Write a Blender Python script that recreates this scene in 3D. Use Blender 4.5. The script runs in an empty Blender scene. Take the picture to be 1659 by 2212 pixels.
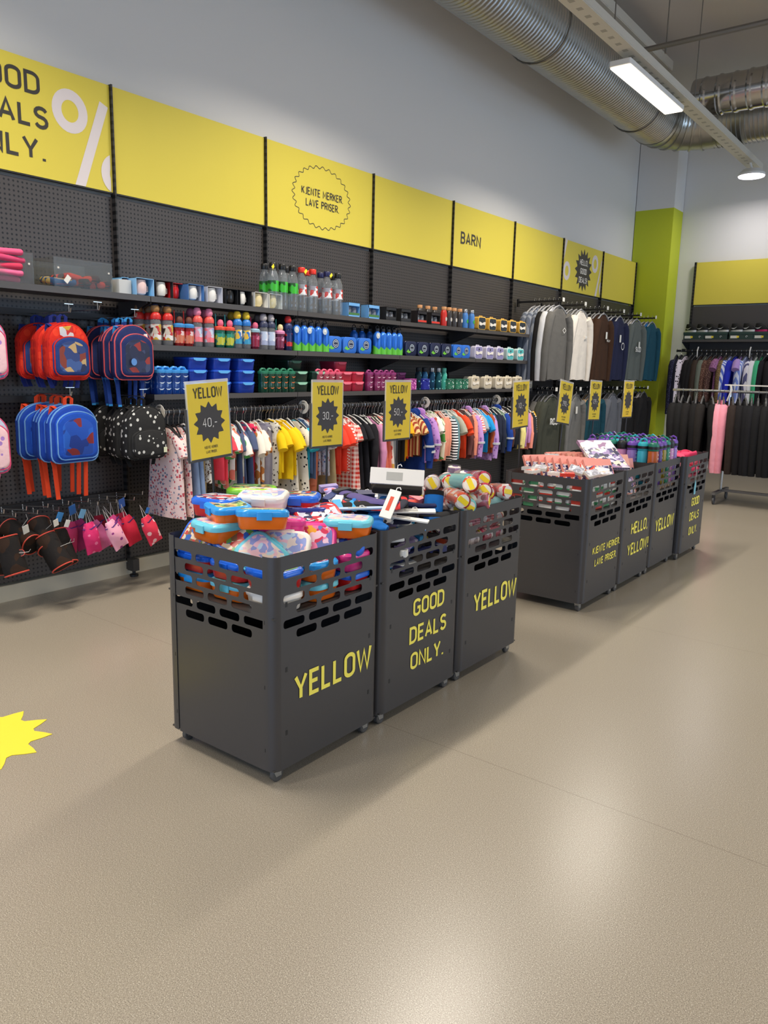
import bpy, math, random
from mathutils import Vector, Matrix, Euler
PI = math.pi
C = bpy.context.scene.collection
S = bpy.context.scene
# ---------------------------------------------------------------- camera
RM = ((0.7913353, 0.61100146, 0.02157917), (0.12963617, -0.1331953, -0.98257492), (-0.59748046, 0.78034366, -0.18461003))
cam = bpy.data.cameras.new('camera'); co = bpy.data.objects.new('camera', cam); C.objects.link(co)
_r, _d, _f = [Vector(a) for a in RM]
co.matrix_world = Matrix(((_r.x, -_d.x, -_f.x, 0), (_r.y, -_d.y, -_f.y, 0), (_r.z, -_d.z, -_f.z, 1.5), (0, 0, 0, 1)))
cam.sensor_fit = 'HORIZONTAL'; cam.sensor_width = 36.0; cam.lens = 36.0*1661.7/1659.0
cam.clip_start = .05; cam.clip_end = 60
S.camera = co
# ---------------------------------------------------------------- light and exposure
S.view_settings.view_transform = 'Standard'; S.view_settings.look = 'None'; S.view_settings.gamma = 1
S.view_settings.use_curve_mapping = False
S.view_settings.exposure = -0.5
W = bpy.data.worlds.new('world'); S.world = W; W.use_nodes = True
W.node_tree.nodes['Background'].inputs[0].default_value = (.75, .85, 1, 1)
W.node_tree.nodes['Background'].inputs[1].default_value = .3
def area(name, loc, rot, sx, sy, power, col, spread=180):
    l = bpy.data.lights.new(name, 'AREA'); l.shape = 'RECTANGLE'; l.size = sx; l.size_y = sy
    l.energy = power; l.color = col; l.spread = math.radians(spread)
    o = bpy.data.objects.new(name, l); C.objects.link(o); o.location = loc; o.rotation_euler = rot; return o
WARM = (1, .83, .62); NEUT = (1, .92, .82); COOL = (.40, .62, 1)
LAMP_ROWS = [(-3.08, (8.28, 4.9, 1.5, -1.9), (112, 112, 112, 100), NEUT), (0.6, (9.6, 5.6, 1.6, -2.4), (60, 46, 46, 40), NEUT), (4.2, (9.6, 5.6, 1.6, -2.4), (75, 75, 75, 50), NEUT)]
area('shop_window_daylight', (0.5, -4.6, 1.7), (math.radians(90), 0, 0), 8.5, 2.9, 300, COOL)
area('side_window_daylight', (6.8, 9.5, 2.4), (math.radians(90), 0, math.radians(90)), 5.0, 3.4, 320, (.52, .72, 1))
# ---------------------------------------------------------------- pixel -> place helpers (points on real planes of the room)
def ray(x, y):
    a, b = (x-829.5)/1661.7, (y-1106)/1661.7
    return _r*a + _d*b + _f
def onX(x, y, X): d = ray(x, y); return d*(X/d.x) + Vector((0, 0, 1.5))
def onY(x, y, Y): d = ray(x, y); return d*(Y/d.y) + Vector((0, 0, 1.5))
def onZ(x, y, Z): d = ray(x, y); return d*((Z-1.5)/d.z) + Vector((0, 0, 1.5))
# ---------------------------------------------------------------- materials
def lin(c):
    return tuple(((v/255)/12.92 if v/255 <= .04045 else ((v/255+.055)/1.055)**2.4) for v in c[:3]) + (1,)
_M = {}
class NT:
    def __init__(s, m): s.t = m.node_tree; s.n = s.t.nodes; s.l = s.t.links
    def node(s, typ, **kw):
        n = s.n.new(typ)
        for k, v in kw.items(): setattr(n, k, v)
        return n
    def lk(s, a, b): s.l.new(a, b)
    def math(s, op, a, b=None):
        n = s.n.new('ShaderNodeMath'); n.operation = op
        for i, v in enumerate((a, b)):
            if v is None: continue
            if isinstance(v, (int, float)): n.inputs[i].default_value = v
            else: s.l.new(v, n.inputs[i])
        return n.outputs[0]
    def mix(s, fac, a, b):
        n = s.n.new('ShaderNodeMix'); n.data_type = 'RGBA'
        for i, v in ((0, fac), (6, a), (7, b)):
            if isinstance(v, (int, float)): n.inputs[i].default_value = v
            elif isinstance(v, tuple): n.inputs[i].default_value = v
            else: s.l.new(v, n.inputs[i])
        return n.outputs[2]
    def obj(s, scale=(1, 1, 1)):
        tc = s.n.new('ShaderNodeTexCoord'); mp = s.n.new('ShaderNodeMapping'); mp.inputs['Scale'].default_value = scale
        s.l.new(tc.outputs['Object'], mp.inputs['Vector']); return mp.outputs[0]
    def noise(s, vec, scale, detail=2):
        n = s.n.new('ShaderNodeTexNoise'); n.inputs['Scale'].default_value = scale; n.inputs['Detail'].default_value = detail
        s.l.new(vec, n.inputs['Vector']); return n.outputs[0]
    def ramp(s, fac, stops, const=False):
        n = s.n.new('ShaderNodeValToRGB'); cr = n.color_ramp
        if const: cr.interpolation = 'CONSTANT'
        while len(cr.elements) < len(stops): cr.elements.new(.5)
        for e, (p, c) in zip(cr.elements, stops): e.position = p; e.color = lin(c)
        s.l.new(fac, n.inputs[0]); return n.outputs[0]
    def bump(s, h, strength=.2, dist=.01):
        n = s.n.new('ShaderNodeBump'); n.inputs['Strength'].default_value = strength; n.inputs['Distance'].default_value = dist
        s.l.new(h, n.inputs['Height']); return n.outputs[0]
def new(name, col=(128, 128, 128), rough=.5, metal=0., spec=.5, coat=0.):
    m = bpy.data.materials.new(name); m.use_nodes = True; b = m.node_tree.nodes['Principled BSDF']
    b.inputs['Base Color'].default_value = lin(col); b.inputs['Roughness'].default_value = rough
    b.inputs['Metallic'].default_value = metal; b.inputs['Specular IOR Level'].default_value = spec
    b.inputs['Coat Weight'].default_value = coat
    return m, NT(m), b
def mat(col, rough=.5, metal=0., spec=.5, coat=0.):
    k = ('p', tuple(col), rough, metal, spec, coat)
    if k not in _M: _M[k] = new('plain', col, rough, metal, spec, coat)[0]
    return _M[k]
def cloth(col, pat=None, c2=(255, 255, 255), sc=1.0, c3=None):
    """fabric: fine weave bump plus an optional print (stripes, dots, floral, check)"""
    k = ('c', tuple(col), pat, tuple(c2), sc, c3)
    if k in _M: return _M[k]
    m, t, b = new('fabric', col, .85, spec=.25)
    v = t.obj()
    h = t.noise(v, 14, 3)
    b.inputs['Normal'].default_value = (0, 0, 0)
    t.lk(t.bump(h, .35, .02), b.inputs['Normal'])
    out = None
    if pat in ('stripes', 'vstripes'):
        sx = t.node('ShaderNodeSeparateXYZ'); t.lk(v, sx.inputs[0])
        f = t.math('FRACT', t.math('MULTIPLY', sx.outputs[2 if pat == 'stripes' else 0], 40*sc))
        out = t.mix(t.math('GREATER_THAN', f, .5), lin(col), lin(c2))
    elif pat == 'check':
        sx = t.node('ShaderNodeSeparateXYZ'); t.lk(v, sx.inputs[0])
        a = t.math('GREATER_THAN', t.math('FRACT', t.math('MULTIPLY', sx.outputs[2], 26*sc)), .5)
        c = t.math('GREATER_THAN', t.math('FRACT', t.math('MULTIPLY', sx.outputs[0], 26*sc)), .5)
        out = t.mix(t.math('MULTIPLY', t.math('ADD', a, c), .5), lin(col), lin(c2))
    elif pat in ('dots', 'floral', 'blotch', 'marks'):
        vo = t.node('ShaderNodeTexVoronoi'); vo.inputs['Scale'].default_value = {'dots': 38, 'floral': 42, 'blotch': 16, 'marks': 30}[pat]*sc
        t.lk(v, vo.inputs['Vector'])
        f = t.math('LESS_THAN', vo.outputs['Distance'], {'dots': .3, 'floral': .42, 'blotch': .5, 'marks': .27}[pat])
        if pat in ('floral', 'blotch'):
            sp = t.node('ShaderNodeSeparateColor'); t.lk(vo.outputs['Color'], sp.inputs[0])
            two = t.ramp(sp.outputs[0], [(0, c2), (.55, c3 or c2)], True)
            keep = t.math('MULTIPLY', f, t.math('GREATER_THAN', sp.outputs[1], .25))
            out = t.mix(keep, lin(col), two)
        else:
            out = t.mix(f, lin(col), lin(c2))
    elif pat == 'melange':
        out = t.mix(t.noise(v, 160, 2), lin(col), lin(c2))
    if out is not None: t.lk(out, b.inputs['Base Color'])
    _M[k] = m; return m
def artprint(cols, sc=1.0, rough=.3, seed=0):
    """printed picture surface: free colour patches"""
    k = ('a', tuple(cols), sc, rough, seed)
    if k in _M: return _M[k]
    m, t, b = new('printed_picture', cols[0], rough)
    v = t.obj(); mp = t.node('ShaderNodeMapping'); mp.inputs['Location'].default_value = (seed*1.7, seed*.9, seed*.3)
    t.lk(v, mp.inputs['Vector'])
    ns = t.node('ShaderNodeTexNoise'); ns.inputs['Scale'].default_value = 14*sc; ns.inputs['Detail'].default_value = 1
    t.lk(mp.outputs[0], ns.inputs['Vector'])
    ad = t.node('ShaderNodeVectorMath'); ad.operation = 'MULTIPLY_ADD'; ad.inputs[1].default_value = (.06/sc,)*3
    t.lk(ns.outputs[1], ad.inputs[0]); t.lk(mp.outputs[0], ad.inputs[2])
    vo = t.node('ShaderNodeTexVoronoi'); vo.inputs['Scale'].default_value = 26*sc; t.lk(ad.outputs[0], vo.inputs['Vector'])
    sp = t.node('ShaderNodeSeparateColor'); t.lk(vo.outputs['Color'], sp.inputs[0])
    n = len(cols)
    t.lk(t.ramp(sp.outputs[0], [(i/n, c) for i, c in enumerate(cols)], True), b.inputs['Base Color'])
    _M[k] = m; return m
def clear(tint=(235, 245, 250), opac=.14, rough=.06, shine=1.0):
    """thin clear or tinted plastic: see-through with a glossy skin"""
    k = ('t', tuple(tint), opac, rough, shine)
    if k in _M: return _M[k]
    m = bpy.data.materials.new('clear_plastic'); m.use_nodes = True; t = NT(m); t.n.clear()
    out = t.node('ShaderNodeOutputMaterial'); tr = t.node('ShaderNodeBsdfTransparent'); tr.inputs[0].default_value = lin(tint)
    gl = t.node('ShaderNodeBsdfPrincipled'); gl.inputs['Base Color'].default_value = lin(tint); gl.inputs['Roughness'].default_value = rough
    fr = t.node('ShaderNodeFresnel'); fr.inputs[0].default_value = 1.45; geo = t.node('ShaderNodeNewGeometry'); frv = t.math('MULTIPLY', t.math('MULTIPLY', fr.outputs[0], shine), t.math('SUBTRACT', 1.0, geo.outputs['Backfacing']))
    m1 = t.node('ShaderNodeMixShader'); m1.inputs[0].default_value = opac; t.lk(tr.outputs[0], m1.inputs[1]); t.lk(gl.outputs[0], m1.inputs[2])
    gs = t.node('ShaderNodeBsdfGlossy'); gs.inputs['Roughness'].default_value = rough
    mx = t.node('ShaderNodeMixShader'); t.lk(frv, mx.inputs[0]); t.lk(m1.outputs[0], mx.inputs[1]); t.lk(gs.outputs[0], mx.inputs[2]); t.lk(mx.outputs[0], out.inputs[0])
    _M[k] = m; return m
def emit(col, s):
    m = bpy.data.materials.new('lamp_light'); m.use_nodes = True; t = NT(m); t.n.clear()
    e = t.node('ShaderNodeEmission'); e.inputs[0].default_value = lin(col); e.inputs[1].default_value = s
    o = t.node('ShaderNodeOutputMaterial'); t.lk(e.outputs[0], o.inputs[0]); return m
# ---------------------------------------------------------------- mesh builder
def rr(w, d, r, n=4):
    """rounded rectangle outline, counter-clockwise"""
    r = max(min(r, w/2-1e-4, d/2-1e-4), 1e-4); p = []
    for cx, cy, a in ((w/2-r, d/2-r, 0), (-w/2+r, d/2-r, 90), (-w/2+r, -d/2+r, 180), (w/2-r, -d/2+r, 270)):
        for i in range(n+1):
            t = math.radians(a+90*i/n); p.append((cx+r*math.cos(t), cy+r*math.sin(t)))
    return p
class G:
    def __init__(s): s.v = []; s.f = []; s.m = []
    def add(s, vs, fs, mi=0, M=None):
        k = len(s.v); s.v += [tuple(M @ Vector(p)) if M else tuple(p) for p in vs]
        s.f += [tuple(i+k for i in f) for f in fs]; s.m += [mi]*len(fs); return s
    def loft(s, loops, c0=True, c1=True, mi=0, M=None, closed=True):
        n = len(loops[0]); vs = [p for lp in loops for p in lp]; fs = []
        for a in range(len(loops)-1):
            for i in range(n if closed else n-1):
                j = (i+1) % n; fs.append((a*n+i, a*n+j, (a+1)*n+j, (a+1)*n+i))
        if c0: fs.append(tuple(range(n-1, -1, -1)))
        if c1: b = (len(loops)-1)*n; fs.append(tuple(range(b, b+n)))
        return s.add(vs, fs, mi, M)
    def box(s, c, z, mi=0, M=None):
        x, y, h = z[0]/2, z[1]/2, z[2]/2
        vs = [(c[0]+a*x, c[1]+b*y, c[2]+d*h) for d in (-1, 1) for a, b in ((-1, -1), (1, -1), (1, 1), (-1, 1))]
        return s.add(vs, [(3, 2, 1, 0), (4, 5, 6, 7), (0, 1, 5, 4), (1, 2, 6, 5), (2, 3, 7, 6), (3, 0, 4, 7)], mi, M)
    def rbox(s, c, z, r=.01, ch=.002, mi=0, M=None, n=3):
        w, d, h = z; L = []
        for hh, q in ((-h/2, ch), (-h/2+ch, 0), (h/2-ch, 0), (h/2, ch)):
            L.append([(c[0]+x, c[1]+y, c[2]+hh) for x, y in rr(w-2*q, d-2*q, max(r-q, .0005), n)])
        return s.loft(L, mi=mi, M=M)
    def stack(s, prof, n=4, mi=0, M=None, c0=True, c1=True):
        """rounded-rectangle loops: prof = [(z, w, d, r)...]"""
        return s.loft([[(x, y, z) for x, y in rr(w, d, r, n)] for z, w, d, r in prof], c0, c1, mi, M)
    def lathe(s, prof, n=14, mi=0, M=None, c0=True, c1=True):
        L = [[(r*math.cos(2*PI*i/n), r*math.sin(2*PI*i/n), z) for i in range(n)] for r, z in prof]
        return s.loft(L, c0, c1, mi, M)
    def tube(s, path, r, n=6, mi=0, M=None, closed=False):
        P = [Vector(p) for p in path]; m = len(P); L = []; up = None
        for i in range(m):
            a = P[(i-1) % m] if closed or i > 0 else P[i]; b = P[(i+1) % m] if closed or i < m-1 else P[i]
            t = (b-a).normalized() if (b-a).length > 1e-9 else Vector((0, 0, 1))
            if up is None: up = t.orthogonal().normalized()
            u = (up - t*up.dot(t)); u = u.normalized() if u.length > 1e-6 else t.orthogonal().normalized(); up = u; w = t.cross(u)
            rr_ = r[i] if isinstance(r, (list, tuple)) else r
            L.append([tuple(P[i]+u*rr_*math.cos(2*PI*k/n)+w*rr_*math.sin(2*PI*k/n)) for k in range(n)])
        if closed: L.append(L[0])
        return s.loft(L, not closed, not closed, mi, M)
    def cyl(s, a, b, r, n=10, mi=0, M=None): return s.tube([a, b], r, n, mi, M)
    def poly(s, pts, t, mi=0, M=None):
        """flat outline in XY with thickness t along Z from 0"""
        return s.loft([[(x, y, 0) for x, y in pts], [(x, y, t) for x, y in pts]], mi=mi, M=M)
    def build(s, name, mats, parent=None, loc=None, rot=None, smooth=35, M=None):
        me = bpy.data.meshes.new(name); me.from_pydata(s.v, [], s.f)
        for m in (mats if isinstance(mats, (list, tuple)) else [mats]): me.materials.append(m)
        if len(set(s.m)) > 1: me.polygons.foreach_set('material_index', s.m)
        if smooth:
            me.polygons.foreach_set('use_smooth', [True]*len(me.polygons)); me.set_sharp_from_angle(angle=math.radians(smooth))
        me.update(); o = bpy.data.objects.new(name, me); C.objects.link(o)
        if parent: o.parent = parent
        if M is not None: o.matrix_local = M
        if loc is not None: o.location = loc
        if rot is not None: o.rotation_euler = rot
        return o
def T(x=0, y=0, z=0): return Matrix.Translation((x, y, z))
def RX(a): return Matrix.Rotation(math.radians(a), 4, 'X')
def RY(a): return Matrix.Rotation(math.radians(a), 4, 'Y')
def RZ(a): return Matrix.Rotation(math.radians(a), 4, 'Z')
def thing(name, label, cat, loc=(0, 0, 0), rot=(0, 0, 0), group=None, M=None):
    o = bpy.data.objects.new(name, None); C.objects.link(o); o.empty_display_size = .05
    if M is not None: o.matrix_world = M
    else: o.location = loc; o.rotation_euler = rot
    return tag(o, label, cat, group)
def tag(o, label, cat, group=None, kind=None):
    o['label'] = label; o['category'] = cat
    if group: o['group'] = group
    if kind: o['kind'] = kind
    return o
def struct(o, label=None):
    o['kind'] = 'structure'
    if label: o['label'] = label
    return o
class Kind:
    """one kind of product: the first placement moves the original, later ones copy it"""
    def __init__(s, root): s.root = root; s.used = False; s.parts = {}; s._scan(root)
    def _scan(s, o): s.parts[o] = [c for c in C.objects if c.parent == o]; [s._scan(c) for c in s.parts[o]]
    def put(s, label, M, group=None, mats=None, cat=None, name=None):
        def cp(o, par):
            c = o.copy(); C.objects.link(c)
            if par is not None: c.parent = par
            for ch in s.parts[o]: m_[ch] = cp(ch, c)
            return c
        m_ = {}
        if s.used: r = cp(s.root, None); m_[s.root] = r
        else: s.used = True; r = s.root; m_ = {o: o for o in s.parts}
        tag(r, label, cat or s.root['category'], group)
        if name: r.name = name
        r.matrix_world = M
        for src, c in m_.items():
            nm = src.name.split('.')[0]
            if c.type != 'MESH' or not mats: continue
            for key, m in mats.items():
                pn, sl = key if isinstance(key, tuple) else (key, 0)
                if pn == nm and sl < len(c.material_slots):
                    c.material_slots[sl].link = 'OBJECT'; c.material_slots[sl].material = m
        return r
ORD = ['first', 'second', 'third', 'fourth', 'fifth', 'sixth', 'seventh', 'eighth', 'ninth', 'tenth', 'eleventh', 'twelfth',
       'thirteenth', 'fourteenth', 'fifteenth', 'sixteenth', 'seventeenth', 'eighteenth', 'nineteenth', 'twentieth']
# ---------------------------------------------------------------- lettering: narrow rounded capitals drawn as strokes
def _arc(cx, cy, rx, ry, a0, a1, n=9):
    return [(cx+rx*math.cos(math.radians(a0+(a1-a0)*i/n)), cy+ry*math.sin(math.radians(a0+(a1-a0)*i/n))) for i in range(n+1)]
def _oval(w, n=8): return _arc(w/2, 1-w/2, w/2, w/2, 0, 180, n)+_arc(w/2, w/2, w/2, w/2, 180, 360, n)
w_ = .42
GL = {
 'O': (w_, [(_oval(w_), 1)]), '0': (w_, [(_oval(w_), 1)]),
 'G': (w_, [(_arc(w_/2, 1-w_/2, w_/2, w_/2, 10, 180)+_arc(w_/2, w_/2, w_/2, w_/2, 180, 360)+[(w_, .47), (w_*.55, .47)], 0)]),
 'C': (w_, [(_arc(w_/2, 1-w_/2, w_/2, w_/2, 10, 180)+_arc(w_/2, w_/2, w_/2, w_/2, 180, 350), 0)]),
 'D': (w_, [([(0, 0), (0, 1), (w_*.45, 1)]+_arc(w_*.45, .72, w_*.55, .28, 90, 0, 6)+_arc(w_*.45, .28, w_*.55, .28, 0, -90, 6), 1)]),
 'E': (.36, [([(.36, 1), (0, 1), (0, 0), (.36, 0)], 0), ([(0, .52), (.32, .52)], 0)]),
 'A': (.44, [([(0, 0), (.22, 1), (.44, 0)], 0), ([(.075, .3), (.365, .3)], 0)]),
 'L': (.34, [([(0, 1), (0, 0), (.34, 0)], 0)]),
 'S': (.38, [(_arc(.19, .765, .19, .235, 20, 270)+_arc(.19, .265, .19, .265, 90, -160), 0)]),
 'N': (.42, [([(0, 0), (0, 1), (.42, 0), (.42, 1)], 0)]),
 'Y': (.44, [([(0, 1), (.22, .42), (.44, 1)], 0), ([(.22, .42), (.22, 0)], 0)]),
 'W': (.66, [([(0, 1), (.16, 0), (.33, .9), (.5, 0), (.66, 1)], 0)]),
 'K': (.4, [([(0, 1), (0, 0)], 0), ([(.4, 1), (.02, .42)], 0), ([(.14, .58), (.4, 0)], 0)]),
 'J': (.26, [([(.26, 1), (.26, .15)]+_arc(.11, .15, .15, .15, 0, -110, 6), 0)]),
 'T': (.42, [([(0, 1), (.42, 1)], 0), ([(.21, 1), (.21, 0)], 0)]),
 'M': (.52, [([(0, 0), (0, 1), (.26, .3), (.52, 1), (.52, 0)], 0)]),
 'R': (.4, [([(0, 0), (0, 1), (.2, 1)]+_arc(.2, .76, .2, .24, 90, -90, 8)+[(0, .52)], 0), ([(.2, .52), (.42, 0)], 0)]),
 'P': (.4, [([(0, 0), (0, 1), (.2, 1)]+_arc(.2, .75, .2, .25, 90, -90, 8)+[(0, .5)], 0)]),
 'B': (.4, [([(0, .52), (0, 1), (.2, 1)]+_arc(.2, .76, .18, .24, 90, -90, 8), 1), ([(0, .52), (.2, .52)]+_arc(.2, .26, .2, .26, 85, -90, 8)+[(0, 0)], 1)]),
 'V': (.44, [([(0, 1), (.22, 0), (.44, 1)], 0)]), 'I': (.02, [([(.01, 0), (.01, 1)], 0)]),
 'H': (.42, [([(0, 0), (0, 1)], 0), ([(.42, 0), (.42, 1)], 0), ([(0, .5), (.42, .5)], 0)]),
 'U': (.42, [([(0, 1), (0, .21)]+_arc(.21, .21, .21, .21, 180, 360)+[(.42, 1)], 0)]),
 '.': (.06, [([(.03, -.06), (.03, .07)], 0)]), ',': (.08, [([(.06, .06), (.01, -.16)], 0)]),
 '!': (.06, [([(.03, 1), (.03, .3)], 0), ([(.03, -.06), (.03, .07)], 0)]), '-': (.3, [([(0, .42), (.3, .42)], 0)]),
 '1': (.2, [([(0, .82), (.14, 1), (.14, 0)], 0)]),
 '2': (.4, [(_arc(.2, .76, .2, .24, 170, -30)+[(0, 0), (.4, 0)], 0)]),
 '3': (.38, [(_arc(.18, .76, .18, .24, 160, -90)+_arc(.18, .26, .2, .26, 90, -160), 0)]),
 '4': (.42, [([(.3, 0), (.3, 1), (0, .3), (.42, .3)], 0)]),
 '5': (.38, [([(.36, 1), (.06, 1), (.03, .56)]+_arc(.17, .3, .2, .3, 110, -150), 0)]),
 '9': (.4, [(_arc(.2, .72, .2, .28, 0, 360, 14)+[(.4, .6), (.36, .3), (.2, 0)], 0)]),
 ' ': (.2, [])}
def _strip(g, pts, wd, closed, put, mi=0):
    P = [Vector((x, y)) for x, y in pts]
    if closed and (P[0]-P[-1]).length < 1e-5: P.pop()
    Q = [P[0]]
    for p in P[1:]:
        if (p-Q[-1]).length > 1e-5: Q.append(p)
    P = Q; n = len(P); L = []; R = []
    for i in range(n):
        a = P[i-1] if i > 0 or closed else None; b = P[(i+1) % n] if i < n-1 or closed else None
        d1 = (P[i]-a).normalized() if a is not None else None; d2 = (b-P[i]).normalized() if b is not None else None
        d1 = d1 or d2; d2 = d2 or d1
        n1 = Vector((-d1.y, d1.x)); n2 = Vector((-d2.y, d2.x)); m = n1+n2
        m = m.normalized() if m.length > 1e-4 else n1; k = wd/2/max(m.dot(n1), .62)
        L.append(P[i]+m*k); R.append(P[i]-m*k)
    vs = [put(p) for p in L]+[put(p) for p in R]; fs = []
    for i in range(n if closed else n-1): j = (i+1) % n; fs.append((i, n+i, n+j, j))
    g.add(vs, fs, mi)
def text_width(s, gap=.2): return sum(GL[c][0]+gap for c in s)-gap
def lettering(lines, h, wt, origin, ux, uz, m, parent=None, name='lettering', width=None, pitch=None, align='c', off=.001, g=None, mi=0):
    """lines of capitals; origin = middle of the first line's baseline (or its start for align l)"""
    own = g is None; g = g or G(); o = Vector(origin); ux = Vector(ux).normalized(); uz = Vector(uz).normalized(); nrm = ux.cross(uz)
    for li, s in enumerate(lines):
        kx = h if width is None else width/(max(text_width(q) for q in lines))
        x = -text_width(s)*kx/2 if align == 'c' else 0; z0 = -li*(pitch or h*1.5); q = 0
        for c in s:
            gw, st = GL[c]
            for pts, cl in st:
                q += 1; dn = off+.00035*(q % 4)          # neighbouring strokes lie a hair apart
                _strip(g, [(x+p[0]*kx, z0+wt*h/2*(1-2*p[1])*.9+p[1]*h) for p in pts], wt*h, bool(cl), lambda p: tuple(o+ux*p.x+uz*p.y+nrm*dn), mi)
            x += (gw+.2)*kx
    return g.build(name, m, parent, smooth=0) if own else g
def star(n, ro, ri, soft=.14):
    p = []
    for i in range(n):
        a = 2*PI*i/n+PI/2; s = PI/n
        p += [(ro*math.cos(a), ro*math.sin(a)), ((ri*.45+ro*.55)*math.cos(a+s*.34), (ri*.45+ro*.55)*math.sin(a+s*.34)), (ri*math.cos(a+s*.8), ri*math.sin(a+s*.8)), (ri*math.cos(a+s*1.2), ri*math.sin(a+s*1.2)),
              ((ri*.45+ro*.55)*math.cos(a+s*1.66), (ri*.45+ro*.55)*math.sin(a+s*1.66))]
    return p
# ================================================================ the room
XW = -4.78                                    # left wall
Y0, WB = 3.133, 1.3555                        # first upright, bay width
def up(k): return Y0+k*WB
YB = 13.12
M_wall = new('white_paint', (226, 224, 220), .75)[0]
def floor_mat():
    m, t, b = new('speckled_vinyl', (166, 152, 137), .275, spec=.5)
    v = t.obj()
    n1 = t.noise(v, 330, 2); n2 = t.noise(v, 95, 2); n3 = t.noise(v, 1.1, 3)
    a = t.ramp(n1, [(.3, (98, 91, 80)), (.46, (143, 134, 119)), (.56, (155, 146, 130)), (.72, (198, 190, 174))])
    c = t.mix(t.math('MULTIPLY', t.math('SUBTRACT', n2, .35), .9), a, lin((135, 126, 111)))
    d = t.mix(t.math('MULTIPLY', t.math('SUBTRACT', n3, .4), .5), c, lin((139, 128, 108)))
    sx = t.node('ShaderNodeSeparateXYZ'); t.lk(v, sx.inputs[0])
    f = t.math('FRACT', t.math('MULTIPLY', t.math('SUBTRACT', sx.outputs[1], 2.449), .5))
    seam = t.math('LESS_THAN', f, .0016)
    t.lk(t.mix(t.math('MULTIPLY', seam, .55), d, lin((92, 80, 68))), b.inputs['Base Color'])
    return m
struct(G().box((1.1, 4.1, -.05), (12, 18.4, .1)).build('floor', floor_mat(), smooth=0))
struct(G().box((XW-.1, 4.1, 2.8), (.2, 18.4, 5.6)).build('wall_left', M_wall, smooth=0))
struct(G().box((1.1, YB+.1, 2.8), (12, .2, 5.6)).build('wall_back', M_wall, smooth=0))
g = G()                                       # wall with the side window opening
g.box((7.0, .4, 2.8), (.2, 11.2, 5.6)); g.box((7.0, 12.75, 2.8), (.2, 1.1, 5.6)); g.box((7.0, 9.1, .3), (.2, 6.2, .6)); g.box((7.0, 9.1, 4.95), (.2, 6.2, 1.3))
struct(g.build('wall_right', M_wall, smooth=0))
g = G()                                       # shop front
g.box((-4.4, -5.0, 2.8), (1.0, .2, 5.6)); g.box((6.2, -5.0, 2.8), (1.8, .2, 5.6)); g.box((.7, -5, 4.45), (9.2, .2, 2.3)); g.box((.7, -5, .1), (9.2, .2, .2))
struct(g.build('wall_front', M_wall, smooth=0))
struct(G().box((1.1, 4.1, 5.65), (12, 18.4, .1)).build('ceiling', new('ceiling_board', (206, 196, 184), .9)[0], smooth=0))
fm = mat((60, 62, 66), .4, .6)
for i, (c, sx, sz, rz) in enumerate((((.7, -4.95, 1.75), 9.2, 3.1, 0), ((6.95, 9.1, 2.45), 6.2, 3.7, 90))):
    g = G(); n = 5
    for k in range(n+1): g.box((-sx/2+sx*k/n, 0, 0), (.06, .06, sz))
    for z in (-sz/2, sz/2): g.box((0, 0, z), (sx, .06, .06))
    w = struct(g.build('window_%d' % (i+1), fm, loc=c, rot=(0, 0, math.radians(rz)), smooth=0))
# lime column in the corner, white above
struct(G().box((-4.47, 12.885, 2.015), (.6, .45, 4.03)).build('column_trim', new('lime_paint', (196, 205, 40), .6)[0], smooth=0))
struct(G().box((-4.47, 12.885, 4.8), (.6, .45, 1.54)).build('column_upper_trim', M_wall, smooth=0))
struct(G().box((XW+.03, 3.8, .05), (.1, 17.6, .1)).build('baseboard_left', mat((205, 196, 172), .55), smooth=0))
# ---------------------------------------------------------------- ceiling services
zinc = new('zinc', (176, 174, 166), .32, .85)[0]
def spiral(g, path, r, n=26, step=.055, bead=.012):
    """round duct with a seam bead every step"""
    P = [Vector(p) for p in path]; L = [0]
    for a, b in zip(P, P[1:]): L.append(L[-1]+(b-a).length)
    def at(s):
        for i in range(len(P)-1):
            if s <= L[i+1] or i == len(P)-2:
                return P[i].lerp(P[i+1], (s-L[i])/max(L[i+1]-L[i], 1e-6))
    pts, rad = [], []; s = 0
    while s < L[-1]:
        for ds, dr in ((0, 0), (.62*step, 0), (.74*step, bead), (.88*step, bead)):
            pts.append(at(min(s+ds, L[-1]))); rad.append(r+dr)
        s += step
    g.tube(pts, rad, n)
DX, DZ, DR = -3.95, 4.85, .325
g = G(); spiral(g, [(DX, -4.9, DZ), (DX, 10.9, DZ)], DR)
d = thing('ventilation_duct', 'large silver spiral ventilation duct running under the ceiling beside the white wall', 'duct', (0, 0, 0))
g.build('straight_pipe', zinc, d, smooth=25)
g = G(); R_ = .62
for k in range(6):
    a0, a1 = math.radians(15*k), math.radians(15*(k+1))
    p = [(DX+R_-R_*math.cos(a), 10.9+R_*math.sin(a), DZ) for a in (a0, a1)]
    g.tube(p, DR+.006, 26); g.tube([p[0], Vector(p[0]).lerp(Vector(p[1]), .12)], DR+.022, 26)
g.build('elbow', zinc, d, smooth=25)
g = G(); spiral(g, [(DX+R_, 11.52, DZ), (-2.45, 11.52, DZ)], DR); g.build('end_pipe', zinc, d, smooth=25)
for y in (1.5, 4.5, 7.5, 10.2):
    g = G(); g.tube([(DX+(DR+.02)*math.cos(a), y, DZ+(DR+.02)*math.sin(a)) for a in [2*PI*i/28 for i in range(28)]], .008, 5, closed=True)
    g.cyl((DX, y, DZ+DR), (DX, y, 5.6), .006, 6)
    g.build('hanger_ring', mat((120, 116, 108), .4, .7), d)
g = G(); spiral(g, [(-3.25, 10.3, 4.79), (6.6, 10.3, 4.79)], .215, 22, .17, .012)
o = g.build('branch_duct', new('bright_zinc', (190, 190, 190), .16, 1)[0], smooth=25)
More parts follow.
